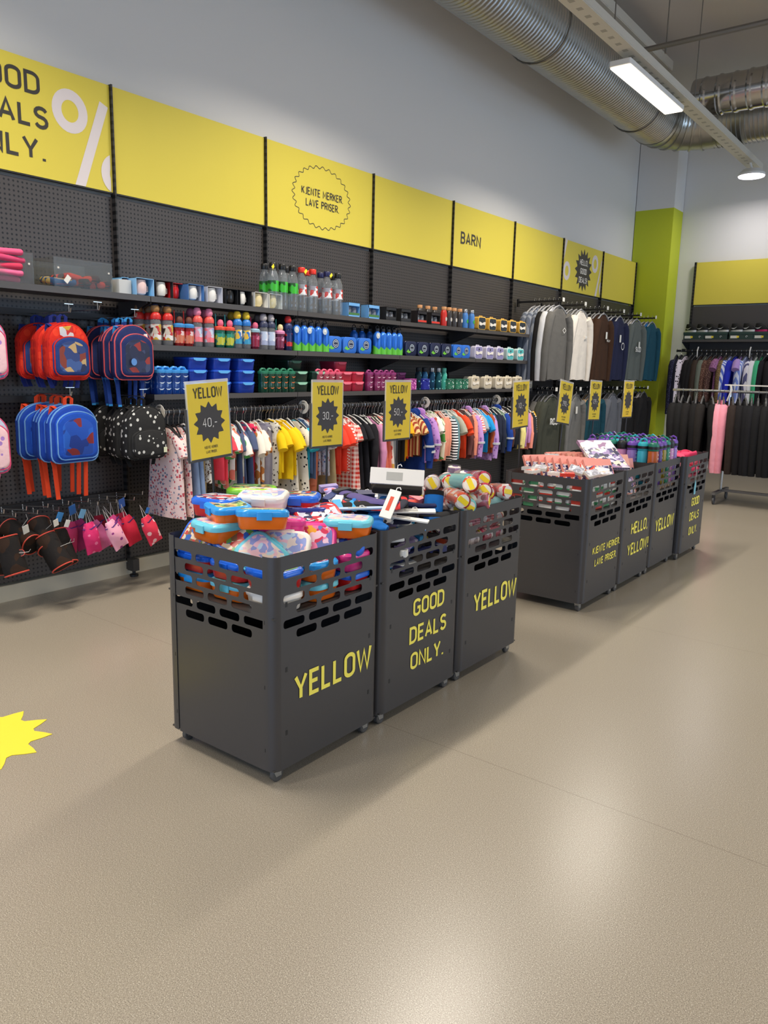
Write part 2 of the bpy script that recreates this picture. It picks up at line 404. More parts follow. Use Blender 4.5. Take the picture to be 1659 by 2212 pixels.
tag(o, 'smaller shiny round duct crossing the room under the ceiling', 'duct')
grey = mat((128, 122, 112), .5, .3)
g = G(); g.cyl((-3.6, 9, 4.98), (6.8, 9, 4.98), .03, 8)
for x in (-3.2, -.6, 2, 4.6): g.cyl((x, 9, 4.98), (x, 9, 5.62), .007, 6); g.cyl((x, 9, 4.90), (x, 9, 4.97), .012, 6)
tag(g.build('sprinkler_pipe', grey), 'thin grey sprinkler pipe crossing under the ceiling', 'pipe')
g = G(); g.cyl((-3.2, 11.3, 5.2), (6.8, 11.3, 5.2), .02, 8)
for x in (-2.6, 1, 4): g.cyl((x, 11.3, 5.2), (x, 11.3, 5.62), .006, 6)
tag(g.build('conduit', grey), 'thin dark conduit under the ceiling above the shiny duct', 'pipe')
for i, (x, lab) in enumerate(((-3.05, 'pale flat ceiling rail closest to the big silver duct'), (-2.25, 'pale flat ceiling rail crossing above the sprinkler pipe'))):
    if i == 1:
        g = G(); g.box((x, 4, 5.42), (.09, 17, .05)); g.cyl((x+.02, 4.0, 5.4), (x+.02, 11.8, 5.4), .012, 6)
        for y in (2, 5, 8, 11): g.box((x, y, 5.53), (.03, .03, .2))
        tag(g.build('ceiling_rail', mat((150, 142, 130), .6)), lab, 'rail')
# cable tray above the lamps
pale = mat((206, 200, 186), .55)
slot_pale, t_, b_ = new('slotted_tray', (206, 200, 186), .55)
sx_ = t_.node('ShaderNodeSeparateXYZ'); t_.lk(t_.obj(), sx_.inputs[0])
f_ = t_.math('MULTIPLY', t_.math('LESS_THAN', t_.math('FRACT', t_.math('MULTIPLY', sx_.outputs[1], 5.9)), .33), t_.math('LESS_THAN', t_.math('ABSOLUTE', t_.math('ADD', sx_.outputs[0], 3.04)), .025))
t_.lk(t_.mix(f_, lin((206, 200, 186)), lin((164, 158, 146))), b_.inputs['Base Color'])
t = thing('cable_tray', 'pale perforated cable tray carrying the strip lamps', 'tray', (0, 0, 0))
g = G(); g.box((-3.04, 4.2, 4.44), (.16, 17.0, .02)); g.box((-3.12, 4.2, 4.475), (.006, 17, .07)); g.box((-2.96, 4.2, 4.475), (.006, 17, .07))
g.build('channel', slot_pale, t, smooth=0)
for y in (1.2, 4.2, 7.2, 9.6): G().cyl((-3.04, y, 4.46), (-3.04, y, 5.62), .006, 6).build('hanger_rod', grey, t)
t = thing('cable_tray', 'broad pale cable tray higher up beside the big silver duct', 'tray', (0, 0, 0))
g = G(); g.box((-3.80, 3, 5.25), (.34, 15, .02)); g.box((-3.97, 3, 5.30), (.01, 15, .1)); g.box((-3.63, 3, 5.30), (.01, 15, .1)); g.build('channel', pale, t, smooth=0)
for y in (0, 3, 6, 9): G().cyl((-3.80, y, 5.25), (-3.80, y, 5.62), .008, 6).build('hanger_rod', grey, t)
# strip lamps: white housing, glowing diffuser; each carries its own light
E_lamp = emit((255, 240, 216), 4.5); wht = mat((236, 234, 228), .4)
def strip_lamp(x, y, power, col, lab):
    t = thing('strip_lamp', lab, 'lamp', (x, y, 4.3), group='strip lamps')
    G().rbox((0, 0, .035), (.21, 1.62, .05), .02, .004).build('housing', wht, t)
    G().rbox((0, 0, .004), (.195, 1.58, .012), .015, .002).build('diffuser', E_lamp, t)
    for s in (-.6, .6): G().tube([(0, s, .06), (.04, s, .13)], .006, 6).build('suspension_hook', grey, t)
    l = area('strip_light', (x, y, 4.295), (0, 0, 0), .19, 1.56, power, col, 134 if x < -2 else 150); return t
for r, (x, ys, pw, cl) in enumerate(LAMP_ROWS):
    for k, y in enumerate(ys):
        strip_lamp(x, y, pw[k], cl, 'glowing strip lamp hanging under the perforated cable tray' if (r, k) == (0, 0) else 'strip lamp number %s in the %s row of ceiling lamps' % (ORD[k], ORD[r]))
t = thing('round_lamp', 'round white glowing lamp at the end of the cable tray', 'lamp', (-2.98, 12.2, 4.25))
G().lathe([(.03, .10), (.12, .085), (.175, .03), (.178, 0)], 24).build('housing', wht, t)
G().lathe([(.168, -.012), (.168, .004)], 24).build('diffuser', emit((250, 240, 255), 9), t)
G().cyl((0, 0, .09), (-.04, 0, .2), .015, 8).build('stem', wht, t); area('round_light', (-2.98, 12.2, 4.232), (0, 0, 0), .3, .3, 24, (1, .95, .95), 165)
t = thing('rail_stub', 'pale lighting rail with red end cap beside the round lamp', 'rail', (-2.55, 11.9, 4.42))
G().box((.6, 0, 0), (1.2, .07, .06)).build('rail_body', pale, t, smooth=0)
G().box((-.02, 0, 0), (.03, .075, .065)).build('end_cap', mat((190, 50, 40), .5), t, smooth=0)
# yellow star sticker on the floor
o = G().poly(star(12, .292, .222), .002).build('floor_sticker', mat((228, 206, 56), .5), loc=(-3.0, 1.266, .0005), rot=(0, 0, -.11), smooth=0)
tag(o, 'big yellow starburst sticker on the floor', 'sticker')
# ================================================================ wall shelving
dark = new('charcoal_metal', (62, 59, 56), .45, .15)[0]
blk = mat((30, 29, 29), .5)
YEL = new('yellow_board', (224, 206, 80), .55, spec=.3)[0]
ink = mat((58, 54, 48), .6)
pct = mat((226, 216, 214), .6)
def peg_mat():
    m, t, b = new('perforated_steel', (72, 67, 64), .42, .1)
    v = t.obj(); sx = t.node('ShaderNodeSeparateXYZ'); t.lk(v, sx.inputs[0]); q = []
    for a in (1, 2):
        f = t.math('SUBTRACT', t.math('FRACT', t.math('MULTIPLY', sx.outputs[a], 36)), .5); q.append(t.math('MULTIPLY', f, f))
    hole = t.math('LESS_THAN', t.math('ADD', q[0], q[1]), .05)
    t.lk(t.mix(hole, lin((72, 67, 64)), lin((16, 15, 15))), b.inputs['Base Color']); return m
PEG = peg_mat()
def upr_mat():
    m, t, b = new('slotted_steel', (44, 42, 41), .5, .2)
    v = t.obj(); sx = t.node('ShaderNodeSeparateXYZ'); t.lk(v, sx.inputs[0])
    f = t.math('LESS_THAN', t.math('FRACT', t.math('MULTIPLY', sx.outputs[2], 20)), .45)
    t.lk(t.mix(f, lin((52, 49, 47)), lin((10, 10, 10))), b.inputs['Base Color']); return m
UPR = upr_mat()
BAYREF = {-1: 'above the backpacks', 0: 'above the boxed mugs', 1: 'with the wavy ring of words', 2: 'between the wavy ring and BARN panels', 3: 'reading BARN',
          4: 'above the grey sweatshirts', 5: 'with the dark HELLO star', 6: 'touching the lime column'}
UREF = ['beside the backpacks', 'between the plain panel and the wavy ring panel', 'between ring panel and plain panel', 'before the BARN panel', 'at the end of the shelves', 'before the HELLO star panel', 'after the HELLO star panel', 'against the lime column']
for k in range(8):
    y = up(k)
    t = thing('shelf_upright', 'black slotted steel upright %s' % UREF[k], 'upright', (-4.69, y, 0), group='uprights of the wall shelving')
    G().box((0, 0, 1.64), (.05, .011, 3.2)).build('post', UPR, t, smooth=0)
    g = G(); g.box((.055, 0, .085), (.07, .05, .085)); g.box((.03, 0, .07), (.06, .04, .05)); g.build('foot_block', dark, t, smooth=0)
    G().lathe([(.03, .001), (.03, .015), (.012, .02), (.012, .05)], 12, M=T(.06, 0, 0)).build('levelling_foot', blk, t)
PANEL = {}
for k in range(-1, 7):
    a, b = up(k)+.0065, up(k+1)-.0065
    p = thing('header_panel', 'yellow header board %s' % (BAYREF[k] if k > -1 else 'with grey GOOD DEALS ONLY words and half a percent sign'), 'sign board', (-4.695, (a+b)/2, 2.585), group='yellow boards along the wall')
    G().box((0, 0, .326), (.016, b-a, .648)).build('board', YEL, p, smooth=0); PANEL[k] = p
    G().box((.001, 0, -.004), (.02, b-a, .008)).build('edge_strip', blk, p, smooth=0)
    o = G().box((-.015, 0, -1.24), (.012, b-a, 2.44)).build('perforated_panel', PEG, loc=(-4.695, (a+b)/2, 2.58), smooth=0)
    tag(o, 'dark perforated back panel under the yellow board %s' % (BAYREF[k] if k > -1 else 'with GOOD DEALS ONLY'), 'back panel', 'perforated back panels')
    C.objects
bpy.context.view_layer.update()
FX = -4.687
def local(p, par): return tuple(par.matrix_world.inverted() @ Vector(p))
def wall_text(k, lines, h, wt, y, z, width, pitch, m, name='lettering'):
    return lettering(lines, h, wt, local((FX, y, z), PANEL[k]), (0, 1, 0), (0, 0, 1), m, PANEL[k], name, width, pitch, off=.0015)
def wall_strip(k, strips, m, name, ymin=-99, ymax=99):
    g = G()
    for q, (pts, wd, cl) in enumerate(strips):
        _strip(g, pts, wd, cl, lambda p: local((FX+.0012+.0004*q, min(max(p.x, ymin), ymax), max(2.588, p.y)), PANEL[k]))
    return g.build(name, m, PANEL[k], smooth=0)
wall_text(-1, ['GOOD', 'DEALS', 'ONLY.'], .125, .165, 2.44, 3.045, .5, .183, ink)
wall_strip(-1, [(_arc(2.847, 3.01, .088, .095, 0, 360, 28), .062, 1), ([(3.09, 3.11), (2.895, 2.55)], .075, 0), (_arc(3.165, 2.70, .088, .095, 90, 270, 14), .062, 0)], pct, 'percent_sign', -9, 3.113)
wall_strip(1, [([(5.16+.355*(1+.045*math.cos(28*a))*math.cos(a), 2.905+.243*(1+.045*math.cos(28*a))*math.sin(a)) for a in [2*PI*i/224 for i in range(224)]], .006, 1)], ink, 'wavy_ring')
wall_text(1, ['KJENTE MERKER.', 'LAVE PRISER.'], .062, .155, 5.165, 2.905, .52, .088, ink)
wall_text(3, ['BARN'], .125, .165, 7.585, 2.835, .40, None, ink)
o = G().poly(star(16, .285, .215), .002).build('star_badge', ink, PANEL[5], smooth=0)
o.matrix_local = T(*local((FX, 10.61, 2.90), PANEL[5])) @ Matrix(((0, 0, 1, 0), (1, 0, 0, 0), (0, 1, 0, 0), (0, 0, 0, 1)))
lettering(['HELLO,', 'GOOD', 'DEALS!'], .078, .17, local((FX+.003, 10.61, 2.965), PANEL[5]), (0, 1, 0), (0, 0, 1), mat((235, 230, 220), .6), PANEL[5], 'badge_lettering', .27, .118)
wall_strip(5, [(_arc(10.07, 2.84, .083, .095, 0, 360, 24), .055, 1), ([(10.01, 3.24), (9.86, 2.9)], .07, 0), (_arc(11.0, 3.03, .083, .095, 0, 360, 24), .055, 1), ([(11.27, 3.1), (11.08, 2.55)], .07, 0), (_arc(11.31, 2.71, .08, .09, 90, 270, 12), .06, 0)], pct, 'percent_sign', 9.93, 11.245)
# shelves
SHZ = (1.918, 1.612, 1.29)
SX0, SX1 = -4.665, -4.33
SREF = ['top', 'middle', 'lowest']
g = None
BNAME = {-1: 'over the backpacks', 0: 'closest to the backpacks', 1: 'second from the backpacks', 2: 'third from the backpacks', 3: 'closest to the sweatshirts'}
shelf_mat = new('shelf_metal', (70, 67, 66), .4, .2)[0]; lip_mat = mat((80, 76, 73), .4, .2)
for s in range(3):
    for k in range(-1 if s == 0 else 0, 4):
        a, b = up(k)+.003, up(k+1)-.003; z = SHZ[s]
        t = thing('shelf', '%s dark metal shelf board %s' % (SREF[s], BNAME[k]), 'shelf', (-4.5, (a+b)/2, z), group='dark wall shelves')
        G().box((0, 0, -.013), (.33, b-a, .026)).build('board', shelf_mat, t, smooth=0)
        G().box((.168, 0, -.016), (.006, b-a, .036)).build('front_lip', lip_mat, t, smooth=0)
        for sy in (-1, 1):
            yy = sy*((b-a)/2-.012)
            prof = [(-.165, -.027), (.15, -.027), (.15, -.045), (-.09, -.13), (-.165, -.15)]
            G().loft([[(x, yy-.002, zz) for x, zz in prof], [(x, yy+.002, zz) for x, zz in prof]]).build('bracket', dark, t, smooth=0)
# clothes rails under the shelves
RZc, RXc = 1.172, -4.33
for k in range(4):
    t = thing('clothes_rail', 'black clothes rail under the shelves %s' % BNAME[k], 'rail', (RXc, up(k)+WB/2, RZc), group='clothes rails under the shelves')
    g = G(); hw = WB/2-.002 if k < 3 else WB/2-.1
    g.stack([(-hw, .02, .034, .009), (hw, .02, .034, .009)], M=Matrix(((1, 0, 0, 0), (0, 0, 1, 0), (0, 1, 0, 0), (0, 0, 0, 1)))); g.build('rail_tube', mat((40, 38, 38), .35, .3), t)
    for s in (-1, 1): G().box((-.17, s*(hw-.02), -.002), (.33, .012, .03)).build('rail_bracket', blk, t, smooth=0)
dv = mat((214, 208, 196), .5)
for i, (px_, py_) in enumerate(((345, 897), (655, 890), (918, 880), (1072, 873))):
    y = onX(px_, py_, RXc).y
    ring = [(math.cos(2*PI*q/24), math.sin(2*PI*q/24)) for q in range(24)]
    g = G()
    g.loft([[(a*.054, -.002, c*.054) for a, c in ring], [(a*.024, -.002, c*.024) for a, c in ring], [(a*.024, .002, c*.024) for a, c in ring], [(a*.054, .002, c*.054) for a, c in ring], [(a*.054, -.002, c*.054) for a, c in ring]], False, False)
    o = g.build('size_divider', dv, loc=(RXc, y, RZc)); tag(o, 'round pale size divider on the clothes rail, %s from the backpacks' % ORD[i], 'divider', 'size dividers on the rail')
    g2 = G()
    for q in range(3): g2.box((-.012+.012*q, -.0026, .038), (.007, .001, .012))
    g2.build('size_digits', ink, o, smooth=0)
# ================================================================ rolling bins
BW, BH0, BH1 = .592, .062, .855
bin_m = new('graphite_powder_coat', (70, 68, 68), .38, .25)[0]
let_y = mat((250, 236, 96), .5)
caster_g = mat((84, 83, 82), .4, .2); zincp = mat((175, 175, 172), .3, .8)
def slotted(g, u0, u1, z0, z1, put, t=.002, slots=(), r=.012):
    """sheet (u0..u1, z0..z1) with rounded slots (uc, zc, w, h); put(u, z, d) places a point"""
    vs_, fs_ = [], []
    zs = sorted({s[1] for s in slots}, reverse=True); pitch = abs(zs[0]-zs[1]) if len(zs) > 1 else .05
    def quad(a, b, c, d):
        for side in (0, t):
            q = [(a, c), (b, c), (b, d), (a, d)]; k = len(g.v); g.v += [put(u, z, side) for u, z in q]
            g.f.append((k, k+1, k+2, k+3) if side == 0 else (k+3, k+2, k+1, k)); g.m.append(0)
    quad(u0, u1, z0, zs[-1]-pitch/2); quad(u0, u1, zs[0]+pitch/2, z1)
    for zc in zs:
        row = sorted(s for s in slots if s[1] == zc); lo, hi = zc-pitch/2, zc+pitch/2; cur = u0
        for uc, _, w, h in row:
            cw = w/2+.008
            if uc-cw > cur+1e-5: quad(cur, uc-cw, lo, hi)
            base = rr(w, h, r, 3); inn = [(uc+x, zc+y) for x, y in base]; out = []; n = len(inn)
            for i, (x, y) in enumerate(base):                 # each quarter: one point on its first side, one at the corner, two on its next side
                qd, e = divmod(i, 4); sx, sy = math.copysign(cw, x), math.copysign(pitch/2, y)
                onx = (e == 0) == (qd % 2 == 0)
                out.append((uc+sx, zc+sy) if e == 1 else (uc+sx, zc+y) if onx else (uc+x, zc+sy))
            for side in (0, t):
                k = len(g.v); g.v += [put(u, z, side) for u, z in inn]+[put(u, z, side) for u, z in out]
                for i in range(n):
                    j = (i+1) % n; f = (k+i, k+n+i, k+n+j, k+j); g.f.append(f if side == 0 else f[::-1]); g.m.append(0)
            k = len(g.v); g.v += [put(u, z, 0) for u, z in inn]+[put(u, z, t) for u, z in inn]
            for i in range(n): j = (i+1) % n; g.f.append((k+i, k+j, k+n+j, k+n+i)); g.m.append(0)
            cur = uc+cw
        if cur < u1-1e-5: quad(cur, u1, lo, hi)
def slot_rows():
    out = []
    for r in range(6):
        z = .789-.0455*r
        for c in range(4 if r % 2 == 0 else 3):
            out.append((-.195+.13*c+(.065 if r % 2 else 0), z, .107, .031))
    return out
SL = slot_rows()
def make_bin():
    t = thing('rolling_bin', 'bin', 'bin', group='grey rolling bargain bins')
    h = BW/2; rc = .036
    # long side sheets wrap round the corners; end sheets sit between
    for s in (1, -1):
        g = G()
        slotted(g, -h+rc, h-rc, BH0, BH1, lambda u, z, d, s=s: (s*(h-d), s*u, z), slots=SL)
        for e in (1, -1):
            arc = [(s*(h-rc+rc*math.cos(math.radians(a))), e*(h-rc+rc*math.sin(math.radians(a)))) for a in range(0, 91, 15)]+[(s*(h-rc-.018), e*h)]
            arc2 = [(s*(h-rc+(rc-.002)*math.cos(math.radians(a))), e*(h-rc+(rc-.002)*math.sin(math.radians(a)))) for a in range(0, 91, 15)]+[(s*(h-rc-.018), e*(h-.002))]
            ring = arc+arc2[::-1]
            if s*e < 0: ring = ring[::-1]
            g.loft([[(x, y, BH0) for x, y in ring], [(x, y, BH1) for x, y in ring]])
            for zz in (.14, .38, .62):                    # small hook tabs punched in the wrap
                g.box((s*(h-rc-.010), e*(h+.0002), zz), (.003, .001, .014), 1)
                g.box((s*(h+.0002), e*(h-.062), zz+.06), (.001, .010, .018), 1)
        g.build('side_sheet', [bin_m, blk], t, smooth=30)
    for e in (1, -1):
        g = G(); w = h-rc-.0195
        slotted(g, -w, w, BH0-.004, BH1-.006, lambda u, z, d, e=e: (-e*u, e*(h-.003-d), z), slots=SL)
        g.build('end_sheet', bin_m, t, smooth=30)
    g = G(); g.box((0, 0, .636), (BW-.012, BW-.012, .006)); g.build("inner_shelf", dark, t, smooth=0); g = G(); g.box((0, 0, BH0+.004), (BW-.012, BW-.012, .006)); g.build("base_plate", dark, t, smooth=0)
    for sx in (1, -1):
        for sy in (1, -1):
            c = G(); x, y = sx*(h-.045), sy*(h-.045)
            c.box((x, y, .058), (.05, .05, .006)); c.loft([[(x-.014, y-.02, .055), (x+.014, y-.02, .055), (x+.014, y+.02, .055), (x-.014, y+.02, .055)], [(x-.013, y-.004, .022), (x+.013, y-.004, .022), (x+.013, y+.022, .022), (x-.013, y+.022, .022)]])
            f = c.build('caster', zincp, t, smooth=0)
            w = G().lathe([(.009, -.011), (.022, -.011), (.0262, -.008), (.0262, .008), (.022, .011), (.009, .011)], 18, M=T(x, y+.009, .0262) @ RY(90)).build('wheel', caster_g, f)
    return t
_b = make_bin()
BIN = Kind(_b)
BX = -1.83-BW/2
bins = {}
BINS = [  # key, x of the right face, y of the near end, label, words (lines, height, weight, y centre, baseline, width, pitch)
 ('lunch', -1.83, 1.780, 'grey rolling bin filled with lunch boxes, YELLOW on its side', (['YELLOW'], .100, .16, .322, .304, .43, None)),
 ('socks', -1.83, 2.390, 'grey rolling bin filled with carded socks, reading GOOD DEALS ONLY', (['GOOD', 'DEALS', 'ONLY.'], .077, .17, .342, .443, .276, .121)),
 ('cups', -1.83, 3.000, 'grey rolling bin filled with clear drinking bottles, reading YELLOW', (['YELLOW'], .100, .165, .335, .333, .42, None)),
 ('cards', -1.83, 4.450, 'grey rolling bin filled with small packets, reading KJENTE MERKER LAVE PRISER', (['KJENTE MERKER.', 'LAVE PRISER.'], .048, .165, .345, .362, .455, .084)),
 ('books', -1.83, 5.055, 'grey rolling bin with a row of pink albums, reading HELLO YELLOW', (['HELLO,', 'YELLOW!'], .086, .165, .345, .385, .415, .148)),
 ('flasks', -1.83, 5.665, 'grey rolling bin of upright coloured flasks, reading YELLOW', (['YELLOW'], .100, .165, .30, .32, .42, None)),
 ('swim', -1.79, 6.29, 'grey rolling bin of pink swimwear standing at the far end of its row', (['GOOD', 'DEALS', 'ONLY.'], .07, .17, .31, .43, .245, .122)),
]
for key, xr, yn, lab, (ln, h, wt, yc, zb, wd, pt) in BINS:
    b = BIN.put(lab, T(xr-BW/2, yn+BW/2, 0), 'grey rolling bargain bins'); bins[key] = (xr-BW/2, yn+BW/2)
    lettering(ln, h, wt, (BW/2+.0008, yc-BW/2, zb), (0, 1, 0), (0, 0, 1), let_y, b, 'lettering', wd, pt)
# ---------------------------------------------------------------- price signs clamped to the bins
sign_y = mat((240, 208, 36), .45); serif = mat((232, 228, 220), .5)
SIGN = []
for i, (x, y, price, hz, tilt, lab) in enumerate((
     (-2.44, 2.062, '40,-', .24, (0, 3.5, 3), 'behind the lunch box bin'), (-2.44, 2.73, '30,-', .24, (0, -.5, 1), 'behind the sock bin'),
     (-2.44, 3.293, '50,-', .24, (0, 0, 0), 'behind the drinking bottle bin'), (-2.44, 4.69, '10,-', .24, (0, 2, 0), 'behind the small packets bin'),
     (-2.44, 5.29, '290,-', .28, (0, -7, 0), 'behind the pink album bin'), (-2.44, 5.90, '129,-', .28, (0, -2, 0), 'behind the flask bin'), (-2.398, 6.52, '', .2, (0, -1, 0), 'without a readable number, at the pink swimwear bin'))):
    t = thing('price_sign', 'yellow price sign %s on a thin pole %s' % (price.replace(',-', ''), lab) if price else 'yellow price sign ' + lab, 'sign', group='yellow price signs')
    t.matrix_world = T(x-.004, y, .70) @ RX(tilt[1]) @ RZ(tilt[2])
    G().cyl((0, 0, .0), (0, 0, .43), .0055, 8).build('pole', mat((58, 56, 55), .4, .5), t)
    g = G(); g.box((-.004, 0, .425), (.01, .232, .012)); g.box((-.004, -.113, .53), (.01, .008, .2)); g.box((-.004, .113, .53), (.01, .008, .2)); g.build('holder', dark, t, smooth=0)
    G().box((0, 0, .578), (.004, .216, .296)).build('paper_card', sign_y, t, smooth=0)
    g = G(); g.box((0, -.110, .582), (.005, .006, .31)); g.box((0, .110, .582), (.005, .006, .31)); g.box((0, 0, .732), (.005, .222, .012)); g.build('clear_sleeve', clear((250, 248, 242), .35, .15), t, smooth=0)
    nrm = Matrix(((0, 0, 1, .0021), (1, 0, 0, 0), (0, 1, 0, .57), (0, 0, 0, 1)))
    G().poly(star(12, .083, .064), .0008, M=nrm).build('star_badge', mat((64, 60, 56), .55), t, smooth=0)
    lettering(['YELLOW'], .043, .13, (.0022, 0, .668), (0, 1, 0), (0, 0, 1), ink, t, 'lettering', .150, None)
    if price: lettering([price], .036, .10, (.0032, 0, .553), (0, 1, 0), (0, 0, 1), serif, t, 'price_digits', .030*len(price)*.62 if price != '290,-' else .09, None)
    if price in ('129,-', ''): pass
    lettering(['KJENTE MERKER.', 'LAVE PRISER.'], .011, .12, (.0022, 0, .466), (0, 1, 0), (0, 0, 1), ink, t, 'small_lettering', .07, .019)
# ================================================================ goods on the wall shelves
def px_of(p):
    v = Vector(p)-Vector((0, 0, 1.5)); return 829.5+1661.7*_r.dot(v)/_f.dot(v)
def ys(px, X, z):
    lo, hi = .8, 12.6
    for _ in range(40):
        m = (lo+hi)/2
        if px_of((X, m, z)) < px: lo = m
        else: hi = m
    return (lo+hi)/2
def num(i, n): return 'the only one' if n == 1 else ORD[i]+' of '+['', 'one', 'two', 'three', 'four', 'five', 'six', 'seven', 'eight', 'nine', 'ten', 'eleven', 'twelve'][n]
SCL = {}
def row(kind, pxs, s, X, desc, ref, group=None, mats=None, name=None, z=None, rot=0, cat=None):
    for i, p in enumerate(pxs):
        zz = SHZ[s] if z is None else z
        y = ys(p, X, zz+.04)
        m = mats[i % len(mats)] if isinstance(mats, list) else mats
        kind.put('%s, %s from %s' % (desc, num(i, len(pxs)), ref) if len(pxs) > 1 else '%s beside %s' % (desc, ref), T(X, y, zz) @ RZ(rot) @ SCL.get(kind, Matrix()), group, m, cat, name)
XZ = Matrix(((0, 0, 1, 0), (1, 0, 0, 0), (0, 1, 0, 0), (0, 0, 0, 1)))       # local XY outline -> faces +x, x->y, y->z
def front(x, y=0, z=0): return T(x, y, z) @ XZ
# --- mug in a window box
def k_mugbox():
    t = thing('mug_gift_box', 'x', 'gift box'); w, d, h = .135, .105, .11; e = .003
    g = G(); g.box((-d+e/2, 0, h/2), (e, w, h)); g.box((-d/2, 0, e/2), (d, w, e)); g.box((-d/2, 0, h-e/2), (d, w, e)); g.box((-d/2, w/2-e/2, h/2), (d, e, h)); g.box((-d/2, -w/2+e/2, h/2), (d, e, h))
    g.build('carton', mat((60, 120, 190)), t, smooth=0)
    g = G(); g.box((-d+.005, 0, h/2), (.002, w-.008, h-.008)); g.box((-d/2-.012, w/2-.0045, h/2), (d-.03, .002, h-.008)); g.build('carton_lining', mat((235, 232, 230)), t, smooth=0)
    m = G().lathe([(.024, .004), (.038, .012), (.045, .035), (.045, .068), (.039, .098), (.036, .098), (.038, .06), (.03, .012)], 18, M=T(-.052, -.008, .003), c1=True).build('mug', mat((238, 236, 230), .2), t)
    G().tube([(-.052, .028, .07), (-.045, .048, .062), (-.045, .048, .035), (-.052, .028, .026)], .005, 6).build('handle', mat((238, 236, 230), .2), m)
    G().poly(_arc(0, 0, .016, .018, 0, 342, 12), .002, M=front(-.0135, -.008, .045)).build('mug_print', mat((190, 40, 40)), m)
    return Kind(t)
MUG = k_mugbox()
s0 = SHZ[0]
def mugs(px, desc, ref, ca, li, mu, pr, X=-4.345, rot=0):
    row(MUG, [px], 0, X, desc, ref, 'boxed mugs on the top shelf', {'carton': mat(ca), 'carton_lining': mat(li), 'mug': mat(mu, .2), 'handle': mat(mu, .2), 'mug_print': mat(pr)}, rot=rot)
g = G(); g.rbox((0, 0, .045), (.09, .09, .09), .004, .002); o = g.build('carton_box', mat((196, 198, 196), .4), loc=(-4.42, ys(262, -4.42, s0+.04), s0)); tag(o, 'small pale grey carton, end of the boxed mugs row beside the clear bin', 'box')
mugs(283, 'pale blue window box with little mug', 'the small pale grey carton', (120, 180, 225), (210, 225, 240), (230, 200, 205), (200, 90, 120), -4.42)
mugs(314, 'light blue peaked window box with pink mug', 'the first pale blue box', (140, 190, 228), (120, 185, 225), (236, 205, 200), (60, 150, 90))
mugs(356, 'black and red box holding green badged mug', 'the light blue peaked box', (40, 32, 34), (200, 30, 34), (240, 238, 230), (70, 130, 60))
mugs(385, 'bright red empty-looking box', 'the black and red mug box', (190, 24, 28), (200, 30, 34), (196, 30, 34), (190, 28, 30), -4.40)
mugs(424, 'blue box holding a white mug with red letters', 'the bright red box', (70, 120, 180), (225, 225, 235), (240, 238, 232), (200, 40, 40))
mugs(465, 'white lined box holding a white mug with red letters', 'the blue mug box', (200, 202, 212), (228, 228, 236), (240, 238, 232), (200, 40, 40))
mugs(504, 'black box holding a white mug, empty black front', 'the white lined mug box', (26, 26, 28), (30, 30, 32), (30, 30, 32), (220, 220, 220), -4.35)
mugs(529, 'black box holding a mug with orange print', 'the cream mugs', (26, 26, 28), (34, 34, 36), (238, 236, 228), (220, 150, 40), -4.35)
mugs(565, 'white box with cream mug, nearer the black boxes', 'its cream twin', (226, 226, 222), (236, 234, 230), (226, 210, 160), (70, 60, 50))
mugs(596, 'white box with cream mug, nearer the tall bottles', 'its cream twin', (226, 226, 222), (236, 234, 230), (226, 210, 160), (70, 60, 50))
# --- tall clear bottle
def k_tall():
    t = thing('drinking_bottle', 'x', 'bottle')
    G().lathe([(.033, .002), (.038, .012), (.038, .06), (.036, .07), (.038, .08), (.038, .215), (.034, .245), (.022, .275), (.02, .285), (.02, .30)], 16).build('body', clear((242, 246, 248), .10, .04), t)
    G().lathe([(.024, .288), (.0255, .292), (.0255, .322), (.023, .326)], 16).build('cap', mat((24, 24, 26), .35), t)
    G().lathe([(.0384, .125), (.0384, .20)], 16, c0=False, c1=False).build('print_band', mat((60, 175, 50), .4), t)
    return Kind(t)
TALL = k_tall(); SCL[TALL] = Matrix.Diagonal((1.12,1.12,1.04,1))
bk, rd, nv = mat((24, 24, 26), .35), mat((222, 50, 34), .35), mat((30, 34, 80), .35)
gp = artprint(((64, 184, 52), (64, 184, 52), (56, 166, 46), (40, 90, 40)), 1.2)
cl = clear((240, 244, 248), .12, .04); wp = artprint(((225, 225, 228), (200, 60, 50), (215, 215, 220), (150, 150, 160)), 1.3)
for j, (X, pxs, lab) in enumerate(((-4.37, (590, 610, 632), 'green printed bottle with black cap, front row'), (-4.47, (572, 592, 618), 'green printed bottle with black cap, row behind'))):
    row(TALL, pxs, 0, X, lab, 'the cream mugs', 'tall bottles on the top shelf', {'cap': bk, 'print_band': gp})
for j, (X, pxs, lab, cp) in enumerate(((-4.37, (651, 675), 'tall clear bottle with red cap, front row', rd), (-4.47, (664,), 'tall clear bottle with red cap behind', rd), (-4.37, (706,), 'tall clear bottle with navy cap, front', nv), (-4.47, (692,), 'tall clear bottle with navy cap, behind', nv), (-4.37, (729,), 'tall clear bottle with black cap standing last', bk), (-4.48, (720,), 'tall clear bottle with black cap, behind the last', bk))):
    row(TALL, pxs, 0, X, lab, 'the green bottles', 'tall bottles on the top shelf', {'cap': cp, 'print_band': wp})
ytag = mat((236, 214, 40), .5)
